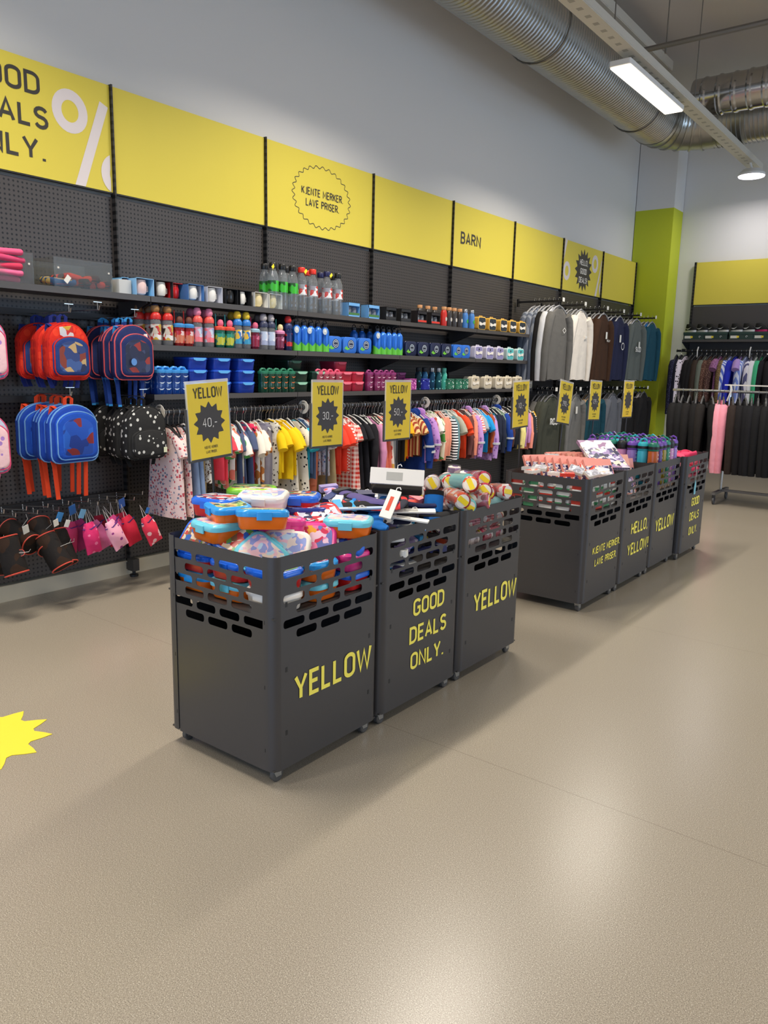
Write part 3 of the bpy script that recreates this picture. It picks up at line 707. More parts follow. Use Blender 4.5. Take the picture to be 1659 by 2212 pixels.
for i, (p, lab) in enumerate(((590, 'yellow tag on a green bottle closest to the mugs'), (660, 'yellow tag standing up on a red-capped bottle'), (715, 'yellow tag on the navy-capped bottle'))):
    y = ys(p, -4.345, s0+.30); g = G(); g.rbox((0, 0, 0), (.022, .045, .002), .003, .0005, M=RY(80) @ RZ(20)); g.tube([(0, 0, -.02), (-.014, 0, -.028)], .0015, 5)
    tag(g.build('price_tag', ytag, loc=(-4.343, y, s0+.31), rot=(.3, 0, .2)), lab, 'tag', 'yellow tags on bottles')
# --- window boxes with glasses
def k_glassbox():
    t = thing('glass_gift_box', 'x', 'gift box'); w, d, h = .155, .09, .12; e = .003
    g = G(); g.box((-d+e/2, 0, h/2), (e, w, h)); g.box((-d/2, 0, e/2), (d, w, e)); g.box((-d/2, 0, h-e/2), (d, w, e)); g.box((-d/2, w/2-e/2, h/2), (d, e, h)); g.box((-d/2, -w/2+e/2, h/2), (d, e, h)); g.box((-e/2, 0, h-.014), (e, w, .028)); g.box((-e/2, 0, .008), (e, w, .016))
    g.build('carton', mat((110, 170, 225)), t, smooth=0)
    g = G(); g.box((-d+.005, 0, h/2), (.002, w-.008, h-.01)); g.build('carton_lining', mat((205, 205, 210)), t, smooth=0)
    for sy in (-.036, .036):
        G().lathe([(.022, .006), (.030, .02), (.032, .05), (.027, .082), (.025, .082)], 14, M=T(-.045, sy, 0)).build('drinking_glass', clear((225, 228, 232), .2, .03), t)
    G().box((.0006, 0, .026), (.001, w*.9, .018)).build('front_print', mat((60, 130, 60)), t, smooth=0)
    return Kind(t)
GLB = k_glassbox()
for px, d, c, li, fp in ((765, 'blue window box of glasses closest to the tall bottles', (110, 170, 225), (190, 200, 212), (70, 120, 60)), (808, 'blue window box of glasses closest to the black boxes', (110, 170, 225), (190, 200, 212), (70, 120, 60)),
                     (845, 'black window box of glasses closest to the blue boxes', (26, 26, 28), (150, 145, 135), (40, 40, 42)), (877, 'black window box of glasses closest to the red-fronted boxes', (26, 26, 28), (150, 145, 135), (40, 40, 42)),
                     (912, 'black window box with red front label, first of two', (30, 26, 28), (170, 165, 165), (222, 60, 44)), (941, 'black window box with red front label, second of two', (30, 26, 28), (170, 165, 165), (222, 60, 44))):
    GLB.put(d, T(-4.35, ys(px, -4.35, s0), s0), 'boxed glasses on the top shelf', {'carton': mat(c), 'carton_lining': mat(li), 'front_print': mat(fp)})
def k_cork():
    t = thing('cork_bottle', 'x', 'bottle'); 
    G().lathe([(.026, 0), (.028, .008), (.028, .125), (.022, .15), (.018, .158)], 14).build('body', mat((24, 24, 26), .3), t)
    G().lathe([(.021, .158), (.022, .162), (.022, .186), (.02, .189)], 12).build('cork', mat((206, 150, 100), .7), t)
    G().poly(_arc(0, 0, .012, .02, 0, 345, 12), .001, M=front(.0278, 0, .07)).build('print', mat((205, 200, 190)), t)
    return Kind(t)
CORK = k_cork(); SCL[CORK] = Matrix.Diagonal((1.15,1.2,1,1))
row(CORK, (906, 923, 938), 0, -4.47, 'cork lidded dark bottle behind the red-fronted boxes', 'the blue boxes', 'cork lidded bottles', {'body': mat((60, 56, 54), .3)})
row(CORK, (958,), 0, -4.37, 'bright red bottle with cork lid', 'the red-fronted boxes', 'cork lidded bottles', {'body': mat((206, 46, 36), .35)})
row(CORK, (969, 980, 992), 0, -4.37, 'black bottle with cork lid', 'the bright red bottle', 'cork lidded bottles')
row(CORK, (1004, 1018), 0, -4.365, 'blue boxed bottle with silver lid', 'the black cork bottles', 'cork lidded bottles', {'body': mat((70, 130, 200), .4), 'cork': mat((170, 175, 180), .3, .8), 'print': mat((60, 170, 60))})
# --- lunch box with a strap across the front
def k_bow(ww=.160, hh=.138):
    t = thing('lunch_box', 'x', 'lunch box')
    G().stack([(-.11, ww-.012, hh-.012, .026), (-.105, ww-.004, hh-.004, .028), (-.012, ww-.004, hh-.004, .028), (-.010, ww, hh, .03), (0, ww, hh, .03), (.002, ww-.006, hh-.006, .027)], 5, M=front(0, 0, hh/2)).build('body', mat((230, 222, 200), .45), t)
    G().stack([(0, ww-.02, hh-.02, .022), (.0012, ww-.022, hh-.022, .021)], 5, M=front(.002, 0, hh/2)).build('front_panel', mat((150, 140, 125), .5), t)
    a, b = ww*.40, hh*.16
    bow = [(-a, b), (-a*.55, b*.7), (0, b*.25), (a*.55, b*.9), (a, b*.9), (a*.9, -b*.6), (a*.3, -b*.35), (0, -b*.45), (-a*.5, -b*.9), (-a, -b*.5)]
    G().poly(bow[::-1], .004, M=front(.003, 0, hh*.46)).build('strap', mat((232, 226, 214), .4), t)
    G().lathe([(.011, 0), (.011, .003), (.008, .004)], 12, M=front(.003, 0, hh*.74)).build('button', mat((60, 60, 66), .4), t)
    G().tube([(-.02, -.03, hh-.002), (-.02, -.03, hh+.008), (-.02, .03, hh+.008), (-.02, .03, hh-.002)], .004, 6).build('handle', mat((230, 222, 200), .45), t)
    return Kind(t)
BOW = k_bow()
def bows(pxs, s, desc, ref, body, panel, strap=(232, 226, 214)):
    row(BOW, pxs, s, -4.352, desc, ref, 'strapped lunch boxes', {'body': mat(body, .45), 'handle': mat(body, .45), 'front_panel': mat(panel, .5), 'strap': mat(strap, .4)})
bows((1041, 1064, 1088, 1108, 1128, 1148), 0, 'yellow rimmed dark lunch box on top shelf', 'the boxed bottles', (226, 178, 74), (42, 50, 56))
# --- clear bins with pouches beside the boxes
def clear_bin(px0, px1, lab):
    y0, y1 = ys(px0, -4.345, s0+.03), ys(px1, -4.345, s0+.03); w = y1-y0
    t = thing('clear_bin', lab, 'bin', (-4.5, (y0+y1)/2, s0+.001), group='clear plastic bins on the top shelf')
    g = G(); g.box((.15, 0, .085), (.004, w, .17)); g.box((-.15, 0, .085), (.004, w, .17)); g.box((0, 0, .002), (.3, w, .004)); g.box((0, w/2, .085), (.3, .004, .17)); g.box((0, -w/2, .085), (.3, .004, .17))
    g.build('wall_panels', clear((238, 238, 234), .03, .05, .35), t, smooth=0)
    for sy in (-1, 1): G().lathe([(.006, 0), (.006, .004), (.003, .005)], 8, M=front(.152, sy*(w/2-.025), .11)).build('clip', mat((220, 215, 205), .3), t)
    return y0, y1
def cushion(g, w, d, h, r=.03, mi=0, M=None, n=5, wob=0):
    """soft filled pouch lying flat"""
    L = []
    for k in range(7):
        a = -90+30*k; f = math.cos(math.radians(a)); z = h/2+h/2*math.sin(math.radians(a)); q = .86+.14*f
        L.append([(x*q, y*q, z+wob*math.sin(x*60+y*40)) for x, y in rr(w, d, r, n)])
    return g.loft(L, mi=mi, M=M)
ya0, ya1 = clear_bin(-70, 74, 'clear bin full of pink and purple folded pouches, cut by the picture edge')
yb0, yb1 = clear_bin(119, 244, 'clear bin holding black and red pouches beside the boxed mugs')
random.seed(4)
for i in range(10):
    g = G(); cushion(g, .20, .17, .034, .02); c = ((226, 90, 130), (120, 70, 130), (236, 110, 150), (60, 60, 100), (205, 60, 90), (240, 150, 170), (200, 70, 110), (226, 90, 130))[i % 8]
    y = ya1-.13-.12*(i % 2); o = g.build('folded_pouch', [cloth(c)], loc=(-4.46+random.uniform(-.03, .03), y, s0+.006+.036*(i//2)), rot=(random.uniform(-.05, .05), random.uniform(-.08, .1), random.uniform(-.3, .3)))
    G().tube([(x, yy, .013) for x, yy in rr(.192, .162, .02, 3)], .003, 4, closed=True).build('piping', cloth((240, 190, 200)), o)
    tag(o, '%s folded pouch in the clear bin, %s up from the shelf' % (('rose pink', 'plum', 'bright pink', 'slate', 'deep pink', 'light pink', 'raspberry', 'coral pink', 'rose red', 'light plum')[i], ORD[i]), 'pouch', 'folded pouches in a clear bin')
for i in range(5):
    g = G(); cushion(g, .17, .15, .04, .015); y = yb0+.085+.062*i
    o = g.build('flat_pouch', cloth(((40, 90, 150), (206, 60, 40), (44, 40, 34), (62, 40, 28), (36, 34, 32))[i], 'blotch', ((230, 200, 120), (60, 50, 40), (206, 60, 40), (190, 70, 40), (200, 60, 40))[i], 1.2), loc=(-4.46, y, s0+.006+(.035 if i % 2 else .02)), rot=(.1*(-1)**i, -.1+.25*(i == 0), .3*i))
    G().tube([(x, yy, .015) for x, yy in rr(.162, .142, .015, 3)], .004, 4, closed=True).build('piping', cloth((214, 66, 40)), o)
    tag(o, '%s pouch with red piping lying in the clear bin' % ('blue', 'red', 'black', 'brown', 'dark grey')[i], 'pouch', 'pouches with red piping')
g = G(); g.box((0, 0, 0), (.001, .045, .03)); o = g.build('paper_tag', mat((226, 224, 216)), loc=(-4.33, yb0+.07, s0+.05), rot=(.9, 0, .1)); tag(o, 'white paper tag hanging in the bin of black and red pouches', 'tag')
# --- middle shelf: character-topped bottles are built with plain round toppers
def k_topper():
    t = thing('topper_bottle', 'x', 'bottle')
    G().lathe([(.028, .001), (.031, .01), (.031, .15), (.027, .168)], 14).build('body', clear((236, 238, 240), .16, .05), t)
    G().lathe([(.0314, .035), (.0314, .135)], 14, c0=False, c1=False).build('print_band', mat((200, 120, 90)), t)
    G().lathe([(.031, .166), (.032, .172), (.032, .19), (.024, .207), (.014, .213)], 14).build('lid', mat((210, 36, 34), .4), t)
    G().lathe([(.012, .208), (.022, .218), (.026, .234), (.022, .252), (.010, .262)], 12).build('topper', mat((90, 62, 40), .5), t)
    G().lathe([(.021, .250), (.018, .262), (.006, .268)], 10).build('topper_cap', mat((34, 40, 80), .5), t)
    return Kind(t)
TOP = k_topper(); SCL[TOP] = Matrix.Diagonal((1.1,1.12,1,1)); s1 = SHZ[1]
def tops(pxs, X, desc, ref, body, pr, lid, top, cap):
    row(TOP, pxs, 1, X, desc, ref, 'round-topped bottles on the middle shelf', {'body': body, 'print_band': pr, 'lid': mat(lid, .4), 'topper': mat(top, .5), 'topper_cap': mat(cap, .5)})
c0 = clear((236, 238, 240), .16, .05); pa = artprint(((206, 196, 180), (190, 50, 44), (70, 60, 56), (206, 170, 60), (226, 224, 220)), 1.3)
tops((337, 363), -4.37, 'front red-lidded bottle with brown top', 'the backpacks', c0, pa, (206, 40, 36), (166, 122, 70), (30, 34, 62))
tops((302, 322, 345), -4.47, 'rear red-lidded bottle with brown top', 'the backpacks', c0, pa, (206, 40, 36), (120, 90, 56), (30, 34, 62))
tops((427, 452), -4.37, 'front coral-lidded bottle with pink top', 'the straw tumblers', c0, artprint(((226, 150, 170), (200, 210, 226), (150, 170, 210), (236, 120, 130)), 1.3), (232, 90, 80), (238, 140, 172), (238, 140, 172))
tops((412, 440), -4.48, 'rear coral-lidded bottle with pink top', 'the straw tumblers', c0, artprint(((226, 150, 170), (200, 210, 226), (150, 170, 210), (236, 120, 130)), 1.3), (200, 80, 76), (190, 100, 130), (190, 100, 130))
tops((513, 532), -4.37, 'bottle with blue lid and yellow top, front row', 'the teal tumblers', c0, artprint(((226, 186, 60), (40, 110, 190), (230, 230, 226), (60, 150, 190)), 1.3), (40, 120, 200), (240, 204, 50), (240, 204, 50))
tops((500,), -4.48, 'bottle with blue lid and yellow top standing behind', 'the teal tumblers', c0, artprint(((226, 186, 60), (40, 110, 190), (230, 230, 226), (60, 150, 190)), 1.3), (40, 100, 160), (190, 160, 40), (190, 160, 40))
tops((569, 585), -4.37, 'front silvery bottle with pale grey top', 'the pink tumbler', c0, artprint(((190, 205, 226), (226, 226, 236), (160, 170, 200)), 1.3), (50, 56, 84), (196, 190, 190), (150, 140, 150))
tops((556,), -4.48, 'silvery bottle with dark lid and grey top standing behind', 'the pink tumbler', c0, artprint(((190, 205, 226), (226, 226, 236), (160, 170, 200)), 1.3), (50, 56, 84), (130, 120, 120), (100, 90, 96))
tops((622,), -4.37, 'dark blue bottle with round red top', 'the blue metal bottles', clear((30, 50, 110), .5, .1), artprint(((30, 44, 96), (24, 30, 70), (190, 40, 40)), 1.3), (26, 40, 90), (196, 36, 34), (196, 36, 34))
def k_tumbler():
    t = thing('straw_tumbler', 'x', 'tumbler')
    G().lathe([(.027, .001), (.030, .006), (.035, .125), (.034, .128)], 14).build('body', clear((200, 60, 60), .35, .1), t)
    G().lathe([(.0325, .02), (.0350, .10)], 14, c0=False, c1=False).build('print_band', mat((200, 60, 60)), t)
    G().lathe([(.037, .124), (.038, .128), (.038, .142), (.03, .150), (.01, .153)], 14).build('lid', mat((60, 140, 205), .4), t)
    G().lathe([(.012, .150), (.020, .160), (.021, .176), (.016, .192), (.006, .198)], 12, M=T(0, .006, 0)).build('topper', mat((80, 52, 40), .5), t)
    G().cyl((-.012, -.022, .10), (-.012, -.024, .235), .004, 8).build('straw', mat((206, 50, 40), .4), t)
    return Kind(t)
TUM = k_tumbler(); SCL[TUM] = Matrix.Diagonal((1.05,1.12,1,1))
def tums(pxs, desc, ref, tint, pr, lid, top, st):
    row(TUM, pxs, 1, -4.37, desc, ref, 'straw tumblers on the middle shelf', {'body': clear(tint, .45, .1), 'print_band': pr, 'lid': mat(lid, .4), 'topper': mat(top, .5), 'straw': mat(st, .4)})
tums((387, 407), 'red tumbler with blue lid and straw', 'the brown-topped bottles', (190, 44, 52), artprint(((190, 44, 52), (226, 200, 200), (176, 36, 60), (206, 120, 90)), 1.2), (60, 140, 205), (110, 60, 44), (206, 44, 40))
tums((475, 495), 'teal tumbler with red lid and teal straw', 'the pink-topped bottles', (40, 140, 120), artprint(((44, 150, 130), (50, 130, 110), (60, 150, 60), (190, 190, 60)), 1.2), (230, 84, 60), (232, 110, 140), (60, 160, 160))
tums((550,), 'crimson tumbler with pale lid and pink top', 'the yellow-topped bottles', (150, 40, 76), artprint(((150, 40, 76), (206, 110, 140), (140, 30, 60)), 1.2), (150, 190, 206), (222, 100, 130), (196, 40, 90))
tums((604,), 'plum tumbler with pink lid and pale yellow top', 'the silvery bottles', (130, 50, 90), artprint(((140, 60, 90), (216, 150, 180), (120, 40, 70)), 1.2), (226, 140, 180), (232, 214, 160), (60, 160, 150))
def k_metal():
    t = thing('metal_bottle', 'x', 'bottle')
    G().lathe([(.030, 0), (.033, .006), (.033, .165), (.026, .188), (.016, .198), (.016, .206)], 16).build('body', mat((40, 110, 205), .3, .3), t)
    n = 16; L = [[(.0334*math.cos(2*PI*i/n), .0334*math.sin(2*PI*i/n), z) for i in range(n)] for z in (.004,)]
    L.append([(.0334*math.cos(2*PI*i/n), .0334*math.sin(2*PI*i/n), .045+.035*abs(math.sin(2*PI*i/n*1.0+.4))) for i in range(n)])
    G().loft(L, False, False).build('hill_print', mat((96, 190, 60), .4), t)
    G().lathe([(.018, .204), (.019, .208), (.019, .228), (.014, .232)], 12).build('cap', mat((26, 28, 34), .4), t)
    G().tube([(0, -.016, .226), (0, -.018, .244), (0, 0, .256), (0, .018, .244), (0, .016, .226)], .0035, 6).build('carry_loop', mat((26, 28, 34), .4), t)
    return Kind(t)
MET = k_metal(); SCL[MET] = Matrix.Diagonal((1.12,1.2,1,1))
row(MET, (640, 656, 671, 686, 701), 1, -4.37, 'blue metal bottle with green hills', 'the red-topped bottle', 'blue metal bottles')
row(MET, (764, 781, 798), 1, -4.49, 'blue metal bottle standing behind the blue tins', 'the red-topped bottle', 'blue metal bottles')
row(MET, (814, 826, 838, 850, 861), 1, -4.37, 'blue metal bottle with green hills', 'the blue moon tins', 'blue metal bottles')
tagp = mat((190, 200, 206), .5)
for px, lab in ((641, 'round tag on the blue bottle closest to the red-topped one'), (669, 'round tag on the middle blue metal bottle'), (702, 'round tag on the blue bottle beside the first tin'), (817, 'round tag on the blue bottle after the third tin')):
    o = G().poly(_arc(0, 0, .026, .026, 0, 345, 16), .002, M=front(0)).build('round_tag', tagp, loc=(-4.331, ys(px, -4.33, s1+.16), s1+.165), smooth=0); G().box((.003, 0, .004), (.001, .016, .02)).build('barcode', mat((235, 235, 230)), o, smooth=0); tag(o, lab, 'tag', 'round tags on blue bottles')
def k_tin():
    t = thing('lunch_tin', 'x', 'lunch box'); w = .142; KW = 1.22
    G().stack([(-.075, w-.012, w-.012, .026), (-.07, w, w, .03), (-.022, w, w, .03), (-.020, w-.004, w-.004, .03), (-.018, w-.004, w-.004, .03), (-.016, w, w, .03), (-.002, w, w, .03), (0, w-.008, w-.008, .027)], 5, M=front(0, 0, w/2)).build('body', mat((44, 110, 205), .35), t)
    G().poly(_arc(0, 0, .034, .04, 0, 348, 24), .0012, M=front(.0002, .01, w*.56)).build('round_badge', mat((30, 36, 66), .4), t)
    g = G(); pts = _arc(0, 0, .026, .031, 0, 348, 24); _strip(g, pts, .005, True, lambda p: (.0016, .01+p.x, w*.56+p.y)); _strip(g, _arc(0, .009, .011, .009, -10, 190, 8), .005, False, lambda p: (.0019, .01+p.x, w*.56+p.y)); _strip(g, _arc(0, -.007, .011, .009, 170, 370, 8), .005, False, lambda p: (.0016, .01+p.x, w*.56+p.y)); g.build('badge_ring', mat((200, 214, 226), .4), t, smooth=0)
    G().poly([(-.06, -.045), (-.03, -.058), (-.008, -.05), (.01, -.034), (-.014, -.04), (-.028, -.034), (-.036, -.02), (-.046, -.03)], .001, M=front(.0002, 0, w*.6)).build('leaf_print', mat((110, 196, 66), .4), t)
    G().box((-.012, 0, .004), (.02, .04, .012)).build('clasp', mat((40, 40, 70), .4), t)
    return Kind(t)
TIN = k_tin(); SCL[TIN] = Matrix.Diagonal((1,1.22,.96,1))
row(TIN, (723, 756, 789), 1, -4.35, 'bright blue lunch tin with dark round badge', 'the blue metal bottles', 'square lunch tins')
row(TIN, (888, 915, 941, 965), 1, -4.35, 'navy lunch tin with green leaf shape', 'the blue metal bottles', 'square lunch tins', {'body': mat((24, 32, 66), .35), 'round_badge': mat((20, 24, 44), .4), 'leaf_print': mat((120, 200, 60), .4)})
row(TIN, (989, 1006), 1, -4.36, 'blue lunch tin beside the lilac boxes', 'the navy tins', 'square lunch tins')
o = G().stack([(-.1, .13, .13, .02), (0, .13, .13, .02), (.002, .12, .12, .018)], 4, M=front(0, 0, .066)).build('teal_box', mat((90, 190, 190), .4), loc=(-4.43, ys(872, -4.43, s1+.05), s1)); tag(o, 'teal box pushed back beside the first navy tin', 'box')
bows((1034, 1058, 1080), 1, 'lilac strapped lunch box', 'the blue tins', (216, 210, 226), (140, 134, 176))
bows((1102, 1124, 1146), 1, 'teal strapped lunch box', 'the lilac boxes', (200, 224, 220), (86, 180, 180))
# --- lowest shelf
s2 = SHZ[2]
def k_flip():
    t = thing('flip_bottle', 'x', 'bottle')
    G().stack([(.001, .05, .05, .014), (.008, .058, .058, .018), (.07, .056, .056, .018), (.08, .052, .052, .016), (.09, .056, .056, .018), (.145, .058, .058, .018)], 4).build('body', clear((30, 90, 190), .45, .12), t)
    G().stack([(.143, .06, .06, .019), (.15, .062, .062, .02), (.162, .062, .062, .02), (.166, .05, .05, .016)], 4).build('lid', mat((60, 150, 225), .4), t)
    G().tube([(0, -.022, .162), (0, -.02, .174), (0, -.006, .181), (0, .012, .178), (0, .024, .164)], [.008, .008, .009, .009, .007], 8).build('handle', mat((60, 150, 225), .4), t)
    for k in range(3):
        G().poly([(-.016, .006), (-.006, -.004), (.008, -.004), (.018, .008), (.006, .003), (-.004, .003)], .0008, M=front(.0295, .004*(k-1), .035+.042*k)).build('print_mark', mat((205, 222, 240), .5), t)
    return Kind(t)
FLIP = k_flip(); SCL[FLIP] = Matrix.Diagonal((1.1,1.25,1,1))
row(FLIP, (344, 359, 377, 394), 2, -4.37, 'translucent blue flip-top bottle, front row', 'the backpacks', 'flip-top bottles on the lowest shelf')
row(FLIP, (312, 330, 352, 376), 2, -4.46, 'translucent blue flip-top bottle, row behind', 'the backpacks', 'flip-top bottles on the lowest shelf')
row(FLIP, (568, 583, 597, 612, 627), 2, -4.37, 'translucent green flip-top bottle', 'the blue storage boxes', 'flip-top bottles on the lowest shelf', {'body': clear((30, 90, 70), .5, .12), 'lid': mat((40, 120, 90), .4), 'handle': mat((40, 120, 90), .4), 'print_mark': mat((206, 110, 60), .5)})
row(FLIP, (687, 700, 713, 728), 2, -4.37, 'translucent pink flip-top bottle', 'the green storage boxes', 'flip-top bottles on the lowest shelf', {'body': clear((206, 90, 110), .55, .12), 'lid': mat((222, 90, 120), .4), 'handle': mat((222, 90, 120), .4), 'print_mark': mat((240, 210, 210), .5)})
row(FLIP, (796, 812, 822, 834, 846), 2, -4.37, 'magenta flip-top bottle with pale flowers', 'the red storage boxes', 'flip-top bottles on the lowest shelf', {'body': clear((170, 60, 120), .55, .12), 'lid': mat((140, 50, 110), .4), 'handle': mat((140, 50, 110), .4), 'print_mark': mat((230, 190, 210), .5)})
def k_store():
    t = thing('storage_box', 'x', 'storage box'); w, d, h = .165, .2, .084
    G().stack([(.001, d*.86, w*.88, .02), (.006, d*.9, w*.92, .024), (.066, d*.97, w*.97, .026), (.068, d, w, .028)], 4, M=T(-d/2, 0, 0)).build('body', mat((28, 66, 170), .3), t)
    G().stack([(.068, d*1.01, w*1.01, .028), (.078, d*1.01, w*1.01, .028), (.083, d*.95, w*.95, .024)], 4, M=T(-d/2, 0, 0)).build('lid', mat((30, 80, 196), .3), t)
    G().poly([(-.055, .012), (-.05, 0), (-.03, -.008), (.03, -.008), (.05, 0), (.055, .012)], .006, M=front(.0, 0, .067)).build('clip', mat((90, 170, 236), .35), t)
    return Kind(t)
STO = k_store()
def stores(cells, desc, ref, body, lid, clip, X=-4.345):
    for px, lv, lab in cells:
        STO.put('%s, %s' % (desc, lab), T(X, ys(px, X, s2+.05), s2+.0005+.0842*lv), 'stacked storage boxes on the lowest shelf', {'body': mat(body, .3), 'lid': mat(lid, .3), 'clip': mat(clip, .35)})
NM = ('bottom', 'middle', 'topmost')
stores([(p, l, '%s of the %s stack from the backpacks' % (NM[l], ORD[c])) for c, p in enumerate((432, 484, 536)) for l in range(3)], 'royal blue storage box', '', (30, 66, 172), (34, 84, 200), (92, 174, 238))
stores([(653, 0, 'bottom of the stack beside green bottles'), (653, 1, 'second up beside the green bottles'), (692, 0, 'bottom of the lower stack beside the pink bottles'), (692, 1, 'upper one of the lower stack beside pink bottles')], 'dark green storage box', '', (26, 54, 44), (30, 70, 54), (150, 205, 176))
stores([(640, 2, 'topmost of the stack')], 'dark green storage box', '', (22, 44, 36), (26, 56, 44), (50, 100, 76), -4.39)
stores([(750, 0, 'bottom of the stack beside pink bottles'), (750, 1, 'second up beside the pink bottles'), (776, 0, 'bottom of the stack beside magenta bottles'), (776, 1, 'upper beside the magenta bottles')], 'rose red storage box', '', (190, 40, 66), (206, 50, 76), (240, 120, 140), -4.35)
stores([(738, 2, 'topmost and set back')], 'rose red storage box', '', (170, 44, 70), (180, 50, 76), (206, 80, 104), -4.40)
stores([(868, 0, 'bottom of its stack'), (868, 1, 'topmost of its stack')], 'dark plum storage box', '', (92, 34, 84), (104, 40, 94), (130, 60, 120), -4.42)
def k_thermos():
    t = thing('thermos_flask', 'x', 'flask')
    G().lathe([(.026, 0), (.029, .006), (.029, .15), (.022, .172), (.018, .178)], 14).build('body', mat((20, 80, 96), .3), t)
    G().lathe([(.021, .178), (.022, .182), (.022, .214), (.019, .218)], 12).build('cap', mat((60, 62, 64), .3, .6), t)
    return Kind(t)
THE = k_thermos(); SCL[THE] = Matrix.Diagonal((1.1,1.2,1,1))
row(THE, (903, 916, 932, 946, 958), 2, -4.41, 'patterned flask with metal cap', 'the plum boxes', 'patterned flasks', [{'body': cloth((16, 40, 52), 'dots', (60, 130, 150)), 'cap': mat((36, 38, 40), .3, .6)}, {'body': cloth((24, 70, 110), 'dots', (80, 150, 190)), 'cap': mat((36, 38, 40), .3, .6)}, {'body': cloth((20, 60, 90), 'dots', (90, 160, 190)), 'cap': mat((170, 172, 172), .3, .8)}, {'body': cloth((18, 76, 88), 'dots', (150, 210, 205)), 'cap': mat((170, 172, 172), .3, .8)}, {'body': cloth((70, 170, 150), 'dots', (150, 220, 205)), 'cap': mat((86, 180, 160), .4)}])
def k_snack():
    t = thing('snack_box', 'x', 'snack box')
    G().rbox((-.05, 0, .05), (.1, .115, .098), .014, .006).build('body', mat((60, 60, 140)), t)
    G().rbox((-.05, 0, .104), (.104, .118, .012), .015, .003).build('lid', mat((60, 60, 140)), t)
    G().box((.002, 0, .096), (.006, .03, .014)).build('clip', mat((60, 60, 140)), t)
    return Kind(t)
SNK = k_snack()
def snack(px, lab, m, ml, X=-4.345): SNK.put(lab, T(X, ys(px, X, s2), s2), 'patterned snack boxes', {'body': m, 'lid': ml, 'clip': ml})
snack(893, 'magenta snack box with pale flowers on the lowest shelf', cloth((160, 60, 140), 'floral', (226, 150, 206)), mat((150, 56, 130), .4))
snack(922, 'royal blue snack box with tiny marks in front of the flasks', cloth((36, 44, 140), 'marks', (150, 170, 226)), mat((40, 50, 150), .4))
snack(975, 'green snack box with white dots closest to the flasks', cloth((46, 110, 86), 'dots', (220, 230, 220)), mat((44, 104, 82), .4))
snack(992, 'green snack box with white dots in the middle', cloth((50, 116, 90), 'dots', (220, 230, 220)), mat((44, 104, 82), .4))
snack(1006, 'green snack box with white dots closest to the cream boxes', cloth((46, 110, 86), 'dots', (220, 230, 220)), mat((44, 104, 82), .4))
bows((1027, 1054, 1078, 1098, 1120, 1143), 2, 'cream strapped lunch box', 'the green snack boxes', (228, 216, 192), (196, 182, 156), (236, 228, 212))
# ================================================================ backpacks on hooks
def arch(w, h, rb=.045, n=8, ty=.62):
    """upright pack outline in (y, z), z from 0: rounded foot, arched head"""
    p = [(w/2-rb+rb*math.cos(math.radians(a)), rb+rb*math.sin(math.radians(a))) for a in range(-90, 1, 30)]
    p += [(w/2*math.cos(math.radians(a)), h*ty+h*(1-ty)*math.sin(math.radians(a))) for a in [180*i/(2*n) for i in range(1, 2*n)]]
    p += [(-w/2+rb+rb*math.cos(math.radians(a)), rb+rb*math.sin(math.radians(a))) for a in range(180, 271, 30)]
    return p
def slab(g, out, prof, z0=0, mi=0):
    """outline scaled about its middle along +x: prof = [(x, scale)]"""
    cz = sum(z for _, z in out)/len(out); return g.loft([[(x, y*s, z0+cz+(z-cz)*s) for y, z in out] for x, s in prof], mi=mi)
def strap_mesh(path, w, t=.003):
    g = G(); L = []
    for x, y, z in path: L.append([(x-t, y-w/2, z), (x+t, y-w/2, z), (x+t, y+w/2, z), (x-t, y+w/2, z)])
    return g.loft(L)
def make_pack(name, cat, w, h, body, pocket, piping, strapc, d=.085, pock=True, label='x', long_straps=0, ph=.55, art=None):
    t = thing(name, label, cat)
    o = arch(w, h); g = G(); slab(g, o, [(-d, .90), (-d*.9, .96), (-d*.4, 1.0), (-.018, 1.0), (-.006, .965), (0, .90)]); g.build('body', body, t, smooth=50)
    g = G(); g.tube([(-.012, y*1.0, h*.0+z) for y, z in o], .0045, 5, closed=True); g.build('piping', piping, t)
    g = G(); g.tube([(-.045, y*1.004, z) for y, z in o if z > h*.45], .0035, 4); g.build('zip', piping, t)
    if pock:
        po = arch(w*.86, h*ph*1.25, .04, 8, .7); g = G(); slab(g, po, [(-.01, 1), (.018, 1), (.026, .95), (.028, .88)], .022); pk = g.build('front_pocket', pocket, t, smooth=50)
        g = G(); g.tube([(.021, y, z+.022) for y, z in po], .004, 5, closed=True); g.build('pocket_piping', piping, pk)
        if art:
            g = G(); slab(g, arch(w*.66, h*ph*.98, .03, 8, .7), [(.0275, 1), (.0285, .99)], .045); g.build('printed_picture', art, pk)
    strap_mesh([(-.06, -.022, h-.01), (-.055, -.022, h+.035), (-.055, .0, h+.05), (-.055, .022, h+.035), (-.06, .022, h-.01)], .02).build('grab_loop', strapc, t)
    for s in (-1, 1):
        strap_mesh([(-d+.004, s*w*.18, h*.92), (-d-.012, s*w*.26, h*.98), (-d-.02, s*w*.34, h*.6), (-d-.012, s*w*.36, h*.2), (-d*.8, s*w*.34, -.02), (-d*.75, s*w*(.30), -.05-long_straps)], .026).build('shoulder_strap', strapc, t)
    return Kind(t)
red_c = cloth((206, 42, 28), 'blotch', (186, 30, 26), 1.6, (220, 60, 36)); navy_c = cloth((34, 44, 92)); blue_c = cloth((26, 66, 160)); ylw = cloth((236, 190, 50))
K_red = make_pack('backpack', 'backpack', .265, .325, red_c, cloth((36, 60, 120)), cloth((196, 40, 30)), cloth((32, 48, 120)), art=artprint(((44, 64, 120), (130, 56, 44), (30, 40, 80), (190, 160, 110), (60, 90, 150)), .8, .6))
